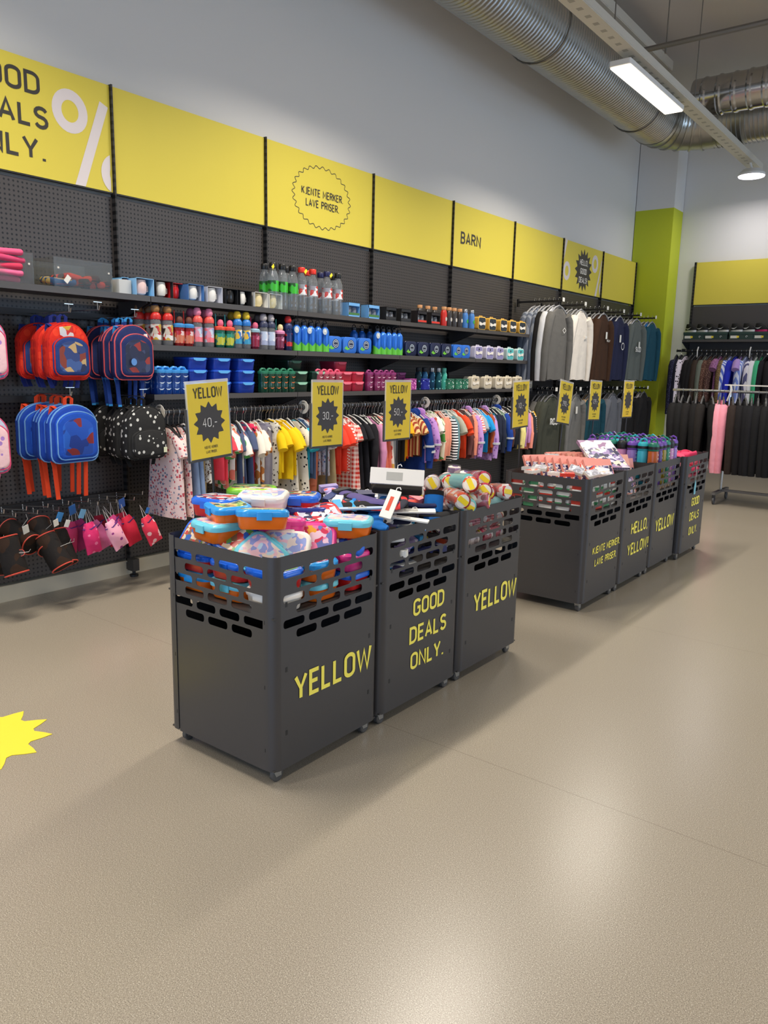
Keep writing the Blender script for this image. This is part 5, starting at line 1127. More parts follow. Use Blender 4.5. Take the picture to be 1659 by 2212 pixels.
o = G().stack([(-1.40, .02, .034, .009), (1.40, .02, .034, .009)], M=T(-2.55, 12.70, 1.86) @ Matrix(((0, 0, 1, 0), (1, 0, 0, 0), (0, 1, 0, 0), (0, 0, 0, 1)))).build('clothes_rail', mat((34, 33, 34), .35, .3)); 
for x in (-3.86, -2.5, -1.2): G().box((x+2.55*0, 12.87, 1.875), (.012, .36, .03)).build('rail_bracket', blk, o, smooth=0)
tag(o, 'black clothes rail under the shoe shelf', 'rail')
def k_shoe():
    t = thing('sneaker', 'x', 'shoe')
    def loop(q, z, k=1): return [(x*k, (y*k if True else y), z) for x, y in [(.135*math.cos(a), (.043+.010*math.cos(a))*math.sin(a)) for a in [2*PI*i/18 for i in range(18)]]]
    G().loft([loop(0, 0, .97), loop(0, .008, 1.0), loop(0, .024, .985)]).build('sole', mat((226, 224, 220), .5), t)
    L = []
    for h, f0, f1, wy in ((.024, 1, 1, 1), (.045, .97, .96, .95), (.062, .93, .70, .8), (.078, .9, .3, .68), (.092, .88, .02, .6), (.10, .84, -.08, .5)):
        L.append([((-.135*f0 + (x+.135)*(.135*f0+.135*f1)/.27), y*wy, h) for x, y, _ in loop(0, 0)])
    G().loft(L).build('upper', cloth((30, 30, 32)), t, smooth=60)
    for s in (-1, 1): G().poly([(-.07, .048), (-.02, .034), (.02, .036), (.075, .058), (.02, .046), (-.02, .045)], .002, M=Matrix(((1, 0, 0, 0), (0, 0, 1, s*.0505-.001), (0, 1, 0, 0), (0, 0, 0, 1)))).build('side_swoosh', mat((230, 230, 230), .4), t)
    return Kind(t)
SHO = k_shoe()
def k_shoebox():
    t = thing('shoe_box', 'x', 'box'); G().rbox((0, 0, .052), (.34, .21, .104), .003, .001).build('tray', mat((36, 58, 50), .5), t, smooth=0); G().rbox((0, 0, .098), (.348, .218, .036), .003, .001).build('lid', mat((34, 62, 52), .5), t, smooth=0)
    G().box((-.10, -.1065, .04), (.1, .001, .04)).build('size_label', mat((226, 222, 206)), t, smooth=0); G().box((-.045, -.107, .042), (.035, .001, .03)).build('price_sticker', mat((240, 214, 50)), t, smooth=0)
    G().tube([(.08+.012*math.cos(a), -.106, .045+.012*math.sin(a)) for a in [2*PI*i/12 for i in range(10)]], .003, 4).build('logo_swirl', mat((226, 226, 220)), t); return Kind(t)
SBX = k_shoebox()
for i, px in enumerate((1502, 1547, 1602, 1655)):
    x = onY(px, 728, 12.78).x; y = 12.84
    SBX.put('dark green shoe box on the back shelf, %s from the lime column' % ORD[i], T(x, y, 2.031), 'shoe boxes on the back shelf')
    for j in (-1, 1): SHO.put('%s sneaker on the %s shoe box, %s' % ('pink soled black' if i == 3 else 'black', ORD[i], 'nearer the column' if j < 0 else 'farther from the column'), T(x-.01+.085*j, y-.01, 2.148) @ RZ(-38) @ Matrix.Diagonal((.95, 1, 1.3, 1)), 'sneakers on the back shelf', {'sole': mat((206, 40, 110), .5)} if i == 3 else None)
KB = {'top': make_garment('sweat', .44, .66, .030, 7, (60, 60, 62)), 'tee': make_garment('tee', .44, .62, .030, 8, (60, 60, 62)), 'long': make_garment('sweat', .46, .86, .03, 9, (60, 60, 62))}
BR = [('long', 'dark navy glittery top', ((34, 34, 58), 'dots', (90, 90, 120), 2)), ('long', 'dark navy plain top', ((30, 30, 44),)), ('long', 'white top with black lines', ((226, 214, 222), 'marks', (40, 36, 40), .8)), ('top', 'black top', ((28, 26, 26),)), ('top', 'black top', ((28, 26, 26),)), ('top', 'dark brown top', ((60, 48, 40),)), ('top', 'grey green top', ((110, 116, 104),)), ('top', 'brown speckled top', ((90, 60, 50), 'dots', (150, 120, 100), 1.4)), ('top', 'brown speckled top', ((80, 54, 50), 'dots', (150, 120, 100), 1.4)), ('tee', 'mauve printed top', ((150, 100, 140), 'dots', (90, 50, 80), 1.2)), ('top', 'olive printed top', ((110, 90, 60), 'dots', (170, 140, 100), 1.4)),
      ('top', 'blue striped shirt', ((90, 110, 200), 'vstripes', (220, 224, 240), 1)), ('top', 'royal blue top', ((40, 50, 180),)), ('tee', 'lilac top', ((170, 140, 200),)), ('top', 'white and blue striped shirt', ((216, 220, 240), 'vstripes', (120, 140, 210), .8)), ('top', 'white shirt with dark lines', ((224, 220, 230), 'vstripes', (90, 90, 130), .5)), ('top', 'white shirt', ((226, 224, 228),)), ('top', 'mint green top', ((70, 180, 130),)), ('top', 'black blouse', ((30, 28, 32),)), ('top', 'black blouse', ((30, 28, 32),)), ('top', 'charcoal blouse', ((60, 56, 64),)), ('top', 'grey sparkly top', ((90, 84, 96), 'dots', (140, 130, 150), 2)), ('top', 'dark grey sparkly top', ((80, 74, 86), 'dots', (130, 120, 140), 2)), ('top', 'dark plum top', ((56, 46, 56),)), ('top', 'black and gold printed blouse', ((40, 32, 26), 'blotch', (190, 150, 90), .9)), ('top', 'black and gold printed blouse', ((44, 34, 26), 'blotch', (190, 150, 90), .9)),
      ('top', 'olive green top', ((90, 100, 84),)), ('top', 'brown blouse', ((100, 80, 66),)), ('top', 'black jumper', ((30, 30, 30),)), ('top', 'cream jumper', ((210, 200, 184),))]
for i, (k, d, fb) in enumerate(BR):
    KB[k].put('%s on the back rail, %s from the lime column' % (d, ORD[i] if i < 20 else 'twenty-'+ORD[i-20] if i < 29 else 'thirtieth'), T(-3.92+.072*i+(.0 if i > 2 else -.02), 12.70, 1.865) @ RZ(90+random.uniform(-14, 6)), 'clothes on the back rail', gmats(cloth(*fb)))
for i, x in enumerate((-3.62, -2.86)):
    o = G().tube([(x, 12.70, 1.87+.05*1), (x, 12.66, 1.86), (x, 12.67, 1.76)], .01, 6).build('size_divider', mat((214, 210, 204), .5)); tag(o, 'pale hanging size divider on the back rail, %s the column' % ('closest to', 'farther from')[i], 'divider')
# ---------------------------------------------------------------- mobile rack in front
t = thing('garment_rack', 'chrome rolling garment rack crowded with black clothes', 'rack', (0, 9.72, 0))
g = G(); g.cyl((-3.02, 0, 1.31), (-1.1, 0, 1.31), .016, 10); g.build('hang_rail', chrome, t)
for x in (-2.36, -1.25):
    f = G(); f.cyl((x, 0, .14), (x, 0, 1.37), .016, 10); f.build('post', chrome, t)
    G().box((x, 0, .13), (.04, .62, .03)).build('foot_bar', mat((120, 118, 116), .35, .7), t, smooth=0)
G().box((-1.80, 0, 1.385), (1.25, .05, .014)).build('top_tray', mat((226, 222, 214), .4), t, smooth=0)
G().box((-1.8, 0, .14), (1.1, .03, .03)).build('base_bar', mat((120, 118, 116), .35, .7), t, smooth=0)
for x in (-2.36, -1.25):
    for y in (-.28, .28):
        c = G(); c.box((x, y, .10), (.03, .03, .03)); c.box((x-.013, y+.012, .075), (.003, .03, .06)); c.box((x+.013, y+.012, .075), (.003, .03, .06)); f = c.build('caster', mat((60, 60, 62), .4, .5), t, smooth=0)
        G().lathe([(.01, -.011), (.04, -.011), (.045, -.006), (.045, .006), (.04, .011), (.01, .011)], 18, M=T(x, y+.015, .0455) @ RY(90)).build('wheel', mat((70, 70, 72), .5), f)
for i, (x, z) in enumerate(((-2.36, 1.32), (-1.78, 1.32))): G().tube([(x, -.02, 1.385), (x+.02, -.03, 1.33), (x-.02, -.03, 1.20)], .012, 6).build('support_arm', mat((214, 210, 204), .4), t)
KR = {'long': make_garment('sweat', .44, .82, .034, 12, (70, 70, 72)), 'mid': make_garment('sweat', .44, .66, .034, 13, (90, 90, 92))}
RK = [(-2.98, 'mid', 'black jumper', (26, 25, 26)), (-2.90, 'mid', 'black jumper', (24, 24, 25)), (-2.82, 'mid', 'black jumper', (28, 26, 26)), (-2.74, 'mid', 'black jumper', (24, 23, 24)), (-2.66, 'mid', 'black jumper', (34, 30, 28)), (-2.56, 'mid', 'black hooded jumper', (26, 25, 26)), (-2.475, 'long', 'pale pink sweatshirt', (240, 160, 176)), (-2.43, 'long', 'pink sweatshirt tucked behind', (236, 150, 166)), (-2.33, 'long', 'dark brown sweatshirt', (48, 38, 34)),
      (-2.26, 'long', 'black trousers set', (26, 24, 26)), (-2.19, 'long', 'black top', (22, 22, 26)), (-2.12, 'long', 'black top', (26, 26, 30)), (-2.05, 'long', 'black top', (24, 24, 26)), (-1.97, 'long', 'black jacket', (28, 28, 30)), (-1.88, 'long', 'black jacket with small badge', (22, 23, 26)), (-1.80, 'long', 'dark brown jacket', (56, 44, 36)), (-1.72, 'long', 'brown jacket', (66, 52, 40)), (-1.62, 'long', 'black coat', (26, 26, 28)), (-1.52, 'long', 'black coat', (28, 27, 27))]
for i, (x, k, d, c) in enumerate(RK):
    KR[k].put('%s on the rolling rack, %s from its wall end' % (d, ORD[i]), T(x, 9.72, 1.31) @ RZ(90+random.uniform(8, 24)), 'clothes on the rolling rack', gmats(cloth(c)))
# ================================================================ what the bins hold
FL = .6395                                     # inner shelf top
def bl(key, dx, dy, z): return (bins[key][0]+dx, bins[key][1]+dy, z)
CR_ = Vector((.7913, .6110, 0)).normalized()   # sideways axis along which a box can lean
def lean(a, rz=0): return Matrix.Rotation(math.radians(a), 4, CR_) @ RZ(rz)
def k_lunch():
    t = thing('lunch_box', 'x', 'lunch box'); w, d = .19, .15
    G().stack([(.001, w*.84, d*.84, .03), (.006, w*.88, d*.88, .034), (.047, w*.96, d*.95, .038), (.049, w*.985, d*.98, .04)], 5).build('tray', mat((220, 40, 36), .28), t)
    G().stack([(.047, w, d, .04), (.052, w*1.01, d*1.01, .041), (.064, w*1.005, d*1.005, .041), (.071, w*.95, d*.94, .038), (.074, w*.90, d*.88, .036)], 5).build('lid', mat((40, 110, 210), .25), t)
    G().stack([(.0735, w*.84, d*.80, .034), (.0749, w*.82, d*.78, .033)], 5).build('printed_top', mat((200, 200, 200), .25), t)
    for s in (-1, 1): G().rbox((0, s*d*.515, .050), (.055, .008, .03), .003, .001).build('clip', mat((40, 110, 210), .25), t)
    return Kind(t)
LB = k_lunch()
PAL = {'blue': (30, 100, 210), 'sky': (44, 150, 220), 'teal': (110, 200, 215), 'orange': (236, 110, 20), 'red': (214, 34, 34), 'pink': (228, 60, 140), 'white': (234, 226, 214), 'green': (130, 200, 40), 'navy': (30, 50, 130), 'black': (34, 30, 30)}
ART = {'a': ((90, 150, 70), (40, 90, 170), (220, 200, 170), (190, 60, 50), (130, 90, 60)), 'b': ((190, 215, 230), (235, 190, 200), (150, 160, 210), (235, 215, 200)), 'c': ((200, 200, 214), (60, 60, 90), (190, 50, 60), (235, 230, 225)), 'd': ((230, 130, 170), (110, 120, 180), (240, 170, 60), (235, 200, 215), (210, 60, 90)), 'e': ((120, 170, 90), (206, 200, 120), (70, 90, 60), (190, 150, 90)), 'f': ((40, 70, 150), (230, 230, 235), (200, 50, 60), (30, 50, 120))}
def lunch(M, tray, lid, art, lab, seed=0):
    c = mat(PAL[lid], .25); LB.put(lab, M, 'lunch boxes in the front bin', {'tray': mat(PAL[tray], .28), 'lid': c, 'clip': c, 'printed_top': artprint(ART[art], 1.8, .25, seed)})
random.seed(5); q = 0
TC = [('orange', 'sky'), ('red', 'blue'), ('pink', 'pink'), ('orange', 'teal'), ('red', 'blue'), ('orange', 'sky'), ('white', 'white'), ('pink', 'pink'), ('red', 'navy'), ('orange', 'sky'), ('red', 'blue'), ('orange', 'teal')]
for lay in range(2):
    for i in range(3):
        for j in range(3):
            a, b = TC[(q*5+lay) % 12]; q += 1
            lunch(T(*bl('lunch', -.193+.193*i, -.19+.19*j, FL+.001+.077*lay)) @ RZ(random.uniform(-4, 4)), a, b, 'abcdef'[q % 6], '%s and %s lunch box in the %s layer, %s row, %s from the corner' % (b, a, ('bottom', 'second')[lay], ORD[i], ORD[j]), q)

TOPB = [  # px, py, z of the box base, lean, turn, tray, lid, print, words
 (452, 1092, .915, 0, 10, 'red', 'blue', 'c', 'blue lidded red lunch box high at the back edge'), (455, 1118, .852, 0, 12, 'red', 'navy', 'f', 'navy lidded red lunch box under the high blue one'),
 (492, 1110, .905, 2, -22, 'orange', 'sky', 'e', 'sky blue lidded orange lunch box on the teal one'), (470, 1148, .842, 0, -8, 'orange', 'teal', 'b', 'teal lidded orange lunch box stacked under the sky blue one'),
 (535, 1072, .935, 0, 30, 'green', 'green', 'e', 'lime green lunch box at the very back'), (570, 1085, .93, 6, 30, 'white', 'white', 'b', 'white lunch box with picture lid, high at the back'),
 (566, 1125, .905, -8, 52, 'orange', 'sky', 'e', 'sky blue lidded orange lunch box tilted at the top'), (642, 1088, .905, 0, 35, 'red', 'blue', 'a', 'blue lidded red lunch box at the far edge'),
 (604, 1142, .85, -6, 55, 'pink', 'pink', 'd', 'long pink lunch box under the tilted orange one'), (672, 1112, .86, 0, 40, 'red', 'navy', 'f', 'star dotted navy lidded red lunch box'),
 (765, 1142, .842, 0, 30, 'orange', 'teal', 'b', 'teal lidded orange lunch box on top beside the sock bin'), (768, 1163, .766, 0, 24, 'orange', 'sky', 'e', 'sky blue lidded orange lunch box under the teal one by the socks'),
 (688, 1125, .85, 22, 60, 'black', 'red', 'c', 'red lidded black lunch box leaning in the middle'), (385, 1162, .79, 52, 20, 'navy', 'blue', 'a', 'blue lunch box tipped on edge in the near corner'),
 (437, 1178, .785, 12, 65, 'pink', 'pink', 'd', 'small pink lunch box between two blue ones'), (515, 1180, .80, 40, 8, 'red', 'blue', 'a', 'blue lunch box with landscape picture leaning at the front'),
 (570, 1200, .775, 50, -4, 'teal', 'teal', 'b', 'pale teal lunch box with pink picture at the front corner'), (618, 1185, .79, 46, 35, 'white', 'white', 'b', 'white lunch box with lilac picture behind the teal one'),
 (676, 1165, .80, 55, 38, 'pink', 'pink', 'd', 'hot pink lunch box standing up with colourful picture'), (740, 1170, .785, 35, 30, 'blue', 'blue', 'f', 'blue lunch box with dark picture half hidden by the rim'), (632, 1140, .83, 10, 70, 'black', 'black', 'c', 'black lunch box with white lines in the gap')]
for i, (px, py, z, le, rz, a, b, ar, lab) in enumerate(TOPB):
    p = onZ(px, py, z+.03); x = min(max(p.x, BX-.2), BX+.2); y = min(max(p.y, bins['lunch'][1]-.2), bins['lunch'][1]+.21)
    M = T(x, y, z) @ lean(le, rz)
    if i == 13: M = T(BX-.18, bins['lunch'][1]-.175, z+.02) @ RX(52)      # tipped towards the near end sheet
    if i == 14: M = T(BX-.10, bins['lunch'][1]-.13, z) @ lean(le, 40)
    if i == 15: M = T(BX-.03, bins['lunch'][1]-.14, z) @ lean(le, rz)
    lunch(M, a, b, ar, lab, i+30)
# ---------------------------------------------------------------- carded socks
def k_sock():
    t = thing('sock_pair', 'x', 'socks'); L = []
    pth = [(0, .17, .03), (0, .10, .034), (.002, .02, .036), (.008, -.05, .038), (.03, -.09, .034), (.065, -.105, .028), (.085, -.107, .016)]
    g = G(); P = [Vector((x, y, .012)) for x, y, _ in pth]
    for i, (x, y, r) in enumerate(pth):
        a = P[max(i-1, 0)]; b = P[min(i+1, len(P)-1)]; tn = (b-a).normalized(); sd = Vector((-tn.y, tn.x, 0))
        L.append([tuple(P[i]+sd*r*math.cos(2*PI*k/12)+Vector((0, 0, .010*math.sin(2*PI*k/12)))) for k in range(12)])
    g.loft(L); g.build('sock', cloth((40, 50, 110)), t, smooth=70)
    G().rbox((0, .165, .013), (.085, .035, .028), .003, .001).build('header_card', mat((228, 226, 218), .5), t, smooth=0)
    G().tube([(0, .182, .013), (.0, .20, .013), (.012, .207, .013), (.018, .198, .013)], .0022, 5).build('hang_hook', mat((232, 230, 226), .4), t)
    G().tube([(-.034, .10, .012), (.034, .10, .012)], .011, 8).build('cuff_band', cloth((200, 60, 60)), t)
    return Kind(t)
SK = k_sock()
SC = [((30, 36, 80), (30, 36, 80), 'navy'), ((216, 60, 60), (40, 120, 200), 'red and blue'), ((30, 30, 32), (60, 160, 210), 'black'), ((180, 160, 200), (150, 140, 190), 'lilac star'), ((226, 220, 212), (236, 200, 60), 'white dotted'), ((70, 40, 90), (220, 110, 120), 'purple'), ((90, 80, 130), (50, 50, 54), 'violet'), ((60, 130, 200), (30, 50, 110), 'sky blue'), ((40, 40, 60), (200, 50, 50), 'dark blue'), ((30, 110, 190), (230, 190, 40), 'blue')]
random.seed(8); bxs, bys = bins['socks']
def sock(M, i, lab):
    a, b, _ = SC[i % 10]; pt = (None, 'blotch', None, 'dots', 'dots', 'blotch', None, 'stripes', 'marks', None)[i % 10]
    SK.put(lab, M, 'carded socks in the middle bin', {'sock': cloth(a, pt, (220, 90, 80) if i % 3 == 0 else (226, 226, 222) if a[0] < 200 else (60, 60, 70), .8), 'cuff_band': cloth(b), 'header_card': mat((228, 226, 218) if i % 4 == 1 else b, .5)})
for lay in range(3):
    for i in range(8):
        sock(T(bxs-.20+.058*i, bys+random.uniform(-.07, .02), FL+.002+.045*lay) @ RZ(random.uniform(-25, 25)+(180 if (i+lay) % 2 else 0)) @ RX(random.uniform(-4, 4)), i+lay*3, '%s sock pair in the %s layer, %s from the wall side' % (SC[(i+lay*3) % 10][2], ('bottom', 'second', 'third')[lay], ORD[i]))
random.seed(31)
for i in range(16):
    sock(T(bxs+random.uniform(-.15, .13), bys+random.uniform(-.14, .14), .80+.012*(i % 8)) @ lean(random.uniform(-12, 18), random.uniform(0, 360)), i+3, '%s sock pair loose in the heap, %s of the loose ones from below' % (SC[(i+3) % 10][2], ORD[i]))
TS = [(735, 1075, .93, 10, 60, 3, 'lilac star sock draped highest over the lunch box side'), (790, 1075, .95, 5, 80, 6, 'violet sock lying across the top'), (800, 1100, .93, 22, 120, 1, 'red and blue sock tipping towards the rim'), (850, 1100, .94, 15, 140, 2, 'black sock with blue marks'), (770, 1115, .88, 25, 40, 0, 'navy sock beside the lunch boxes'), (850, 1135, .87, 30, 150, 4, 'white dotted sock with yellow cuff'), (838, 1155, .84, 30, 70, 5, 'purple sock at the front rim'), (890, 1120, .88, 28, 100, 8, 'dark blue sock by the long rim'), (925, 1130, .85, 20, 60, 7, 'sky blue sock at the far rim'), (900, 1085, .93, 20, 30, 2, 'black sock near the bottles'), (760, 1095, .92, 16, 100, 7, 'blue grey sock with stripes on top'), (940, 1110, .86, 14, 90, 2, 'black sock under the long white card'), (820, 1125, .90, 18, 20, 9, 'yellow cuffed blue sock in the middle')]
for px, py, z, le, rz, ci, lab in TS:
    p = onZ(px, py, z); sock(T(min(max(p.x, bxs-.17), bxs+.15), min(max(p.y, bys-.16), bys+.16), z-.02) @ lean(le, rz), ci, lab)
def card(px, py, z, sx, sy, rot, lab, c=(228, 224, 214), art=None):
    p = onZ(px, py, z); p.x = min(max(p.x, bxs-.26), bxs+.26); p.y = min(max(p.y, bys-.26), bys+.27)
    t = thing('sock_card', lab, 'card', group='white sock cards', M=T(*p) @ rot)
    G().rbox((0, 0, 0), (sx, sy, .008), .003, .001).build('card_board', mat(c, .5), t, smooth=0); G().poly([(-sx*.2, -sy*.25), (sx*.1, -sy*.25), (sx*.1, sy*.25), (-sx*.2, sy*.25)], .001, M=T(0, 0, .004)).build('card_print', mat(art or (170, 168, 160)), t, smooth=0)
    G().tube([(0, sy/2, 0), (0, sy/2+.016, 0), (.012, sy/2+.022, 0), (.018, sy/2+.012, 0)], .0022, 5).build('hang_hook', mat((232, 230, 226), .4), t)
card(858, 1030, 1.035, .235, .075, lean(60, 35), 'long white marbled sock card standing highest', (222, 218, 210))
o = G().rbox((0, 0, 0), (.22, .03, .09), .012, .004).build('folded_socks', cloth((36, 32, 30)), M=T(*onZ(858, 1052, .985)) @ lean(50, 35) @ RX(60)); tag(o, 'folded black socks under the long marbled card', 'socks')
card(880, 1095, .95, .05, .15, lean(42, 20), 'tall white sock card with red word', (228, 224, 214), (206, 70, 40))
card(945, 1112, .90, .19, .035, lean(14, 40), 'white sock card lying along the bottle side'); card(925, 1128, .875, .20, .03, lean(12, 20), 'thin white sock card edge-on near the rim'); card(770, 1100, .925, .26, .02, lean(12, 45), 'blue white card edge across the pile', (170, 190, 220))
# ---------------------------------------------------------------- wrapped drinking bottles
def k_cup():
    t = thing('wrapped_bottle', 'x', 'bottle')
    G().lathe([(.030, -.09), (.036, -.085), (.037, -.02), (.034, -.01), (.036, .0), (.034, .06), (.030, .088)], 16).build('body', mat((206, 60, 50), .25), t)
    G().lathe([(.0375, -.088), (.0385, -.02), (.037, .05), (.032, .095)], 12, c0=False, c1=False).build('wrap_film', clear((240, 236, 236), .12, .08), t)
    G().lathe([(.026, -.0905), (.029, -.0895)], 16).build('base_label', mat((232, 226, 212), .5), t)
    G().box((0, 0, -.0915), (.022, .05, .002)).build('price_sticker', mat((244, 214, 30), .5), t, smooth=0)
    return Kind(t)
CUP = k_cup(); bxc, byc = bins['cups']
CC = [((196, 44, 36), 'red'), ((110, 196, 196), 'turquoise'), ((216, 90, 60), 'orange red'), ((160, 130, 180), 'lilac'), ((206, 190, 190), 'clear'), ((190, 60, 90), 'raspberry')]
def cup(p, ax, ci, lab, art=True):
    q = Vector((0, 0, -1)).rotation_difference(Vector(ax)).to_matrix().to_4x4(); c = CC[ci][0]
    CUP.put(lab, T(*p) @ q @ Matrix.Scale(1.12, 4), 'wrapped drinking bottles', {'body': mat(c, .25) if ci in (1,) else artprint((c, tuple(max(v-60, 20) for v in c), c, (225, 215, 210)), 1.2, .25, ci)})
random.seed(3)
for lay in range(3):
    for i in range(6):
        for j in range(2): ci = (i*2+j+lay) % 6; cup((bxc-.21+.084*i, byc-.13+.21*j, FL+.04+.075*lay), (0, (-1)**i, .05), ci, '%s wrapped bottle, %s layer, %s from the wall side, %s' % (CC[ci][1], ('bottom', 'second', 'third')[lay], ORD[i], ('near the socks', 'away from the socks')[j]))
TP = [(905, 1062, .90, (.5, -.8, .1), 0, 'red wrapped bottle at the corner towards the socks'), (1025, 1075, .875, (.8, -.5, .0), 0, 'red wrapped bottle pointing out beside the turquoise one'), (1050, 1072, .88, (.3, -.9, .2), 5, 'raspberry wrapped bottle facing the lunch boxes'), (960, 1070, .885, (.9, -.3, .1), 2, 'orange red bottle under the blue cover'), (935, 1042, .94, (.5, -.8, .1), 4, 'clear wrapped bottle at the back with yellow sticker'), (938, 1055, .90, (.6, -.75, .1), 0, 'red wrapped bottle with round label facing out'), (966, 1045, .93, (.6, -.7, .2), 0, 'red wrapped bottle second from the back'), (985, 1040, .955, (.85, -.3, .1), 1, 'turquoise bottle lying highest'), (1010, 1082, .885, (.85, -.45, -.2), 1, 'turquoise bottle pointing over the rim'), (998, 1085, .90, (.75, -.6, .0), 2, 'orange red bottle beside the turquoise one'), (1035, 1058, .925, (.4, -.8, .35), 2, 'orange red bottle with broad sticker, upper far side'), (1040, 1035, .885, (-.1, .1, -1), 3, 'lilac capped bottle standing upright at the back'), (1060, 1045, .865, (-.3, .2, -1), 3, 'lilac wrapped bottle leaning at the far corner'), (1082, 1068, .90, (.6, -.7, .2), 5, 'raspberry wrapped bottle at the far rim'), (960, 1075, .87, (.7, -.6, .0), 0, 'red wrapped bottle low by the socks'), (1060, 1090, .865, (.8, .3, .1), 5, 'raspberry bottle lying along the far rim'), (1005, 1055, .92, (-.5, .8, .2), 2, 'orange red bottle lying behind the turquoise ones')]
for px, py, z, ax, ci, lab in TP:
    p = onZ(px, py, z); cup((min(max(p.x, bxc-.2), bxc+.2), min(max(p.y, byc-.22), byc+.2), z), ax, ci, lab)
for i, (dx, dy, z, ci, ax) in enumerate(((.14, .10, .885, 0, (.8, -.5, .1)), (.17, -.06, .875, 2, (.6, -.75, .05)), (.04, .19, .90, 1, (.7, -.6, .15)), (-.06, .14, .90, 5, (.5, -.8, .1)), (.17, .19, .88, 0, (.9, -.2, .1)), (.08, .02, .91, 0, (.6, -.7, .2)), (.10, .14, .945, 5, (.75, -.6, .1)), (-.14, .2, .90, 4, (.6, -.7, .2)), (.12, -.15, .875, 0, (.7, -.6, .0)))):
    cup((bxc+dx, byc+dy, z), ax, ci, '%s wrapped bottle on top of the heap, %s of those strewn towards the aisle' % (CC[ci][1], ORD[i]))
t = thing('blue_cup_cover', 'blue and black fabric cover with white words among the bottles', 'cover', M=T(*onZ(937, 1085, .885)) @ lean(70, 35)); G().lathe([(.038, -.05), (.045, -.045), (.045, .03), (.043, .05)], 16, M=RX(90)).build('sleeve', cloth((30, 110, 190)), t); G().lathe([(.0455, -.052), (.0455, -.03)], 16, M=RX(90)).build('black_band', cloth((26, 26, 28)), t)
# ---------------------------------------------------------------- small packets
def k_packet():
    t = thing('card_packet', 'x', 'packet'); G().rbox((0, 0, .011), (.095, .066, .022), .003, .001).build('carton', mat((226, 222, 214), .3), t, smooth=0)
    G().box((0, 0, .0224), (.09, .06, .0008)).build('printed_face', mat((200, 200, 200), .3), t, smooth=0); G().box((.0478, 0, .011), (.0008, .055, .017)).build('barcode_end', mat((236, 234, 230)), t, smooth=0); return Kind(t)
PK = k_packet(); bxk, byk = bins['cards']; random.seed(9); q = 0
PA = [((220, 60, 40), (232, 228, 220), (210, 70, 50)), ((60, 140, 90), (228, 226, 220), (40, 110, 70)), ((232, 230, 226), (190, 190, 200), (150, 150, 160)), ((226, 90, 40), (236, 226, 214), (226, 70, 40))]; PN = ('red', 'green', 'white', 'orange')
def packet(M, i, lab): PK.put(lab, M, 'small packets in the far bin', {'carton': mat(((206, 60, 44), (70, 150, 100), (226, 222, 214), (232, 228, 220))[i], .3), 'printed_face': artprint(PA[i], 1.6, .3, i)})
for lay in range(7):
    for j in range(5):
        for e in (0, 1):
            i = (lay*2+j+e) % 4; q += 1; packet(T(bxk-.22+.11*j, byk+(-.245 if e == 0 else -.17), FL+.001+.0235*lay) @ RZ(random.uniform(-5, 5)), i, '%s packet, level %s, %s row, %s from the wall side' % (PN[i], ('one', 'two', 'three', 'four', 'five', 'six', 'seven')[lay], ('first', 'second')[e], ORD[j]))
    for j in range(3):
        i = (lay+j) % 4; packet(T(bxk+.235, byk-.05+.11*j, FL+.001+.0235*lay) @ RZ(90+random.uniform(-5, 5)), i, '%s packet, level %s on the aisle side, %s from the corner' % (PN[i], ('one', 'two', 'three', 'four', 'five', 'six', 'seven')[lay], ORD[j]))
G_ = G().box((bxk-.04, byk+.06, FL+.07), (.42, .36, .14)).build('cardboard_insert', mat((150, 120, 90), .8), smooth=0); tag(G_, 'brown cardboard insert filling the middle of the packet bin', 'insert')
for i, (px, py, z, a, b, r) in enumerate(((1105, 1005, .865, 2, 0, 10), (1135, 1000, .87, 2, 0, 20), (1120, 990, .89, 1, 0, 60), (1150, 985, .90, 1, 0, 40), (1165, 1008, .87, 2, 10, 15), (1185, 1000, .875, 3, -8, 70), (1205, 1005, .87, 2, 0, 30), (1190, 990, .895, 3, 8, 20), (1180, 982, .90, 2, 0, 50), (1210, 985, .90, 0, 0, 35), (1225, 995, .89, 3, 12, 10), (1150, 1015, .855, 3, 0, 80), (1200, 1020, .85, 2, 0, 15), (1225, 1022, .85, 0, 0, 30), (1245, 1012, .875, 2, 35, 10), (1268, 1008, .88, 0, 38, 30), (1280, 1020, .86, 2, 28, 60), (1300, 1015, .865, 3, 20, 25), (1285, 1000, .89, 1, 15, 70), (1310, 1022, .85, 2, 10, 40), (1240, 980, .91, 2, 10, 60), (1262, 990, .90, 1, 22, 20), (1160, 970, .92, 0, 8, 30), (1185, 965, .925, 2, 0, 30))):
    p = onZ(px, py, z); packet(T(min(max(p.x, bxk-.22), bxk+.22), min(max(p.y, byk-.24), byk+.24), z-.02) @ lean(b, r), a, '%s packet loose on the heap, %s from its wall side corner' % (PN[a], ORD[i] if i < 20 else 'twenty-'+ORD[i-20]))
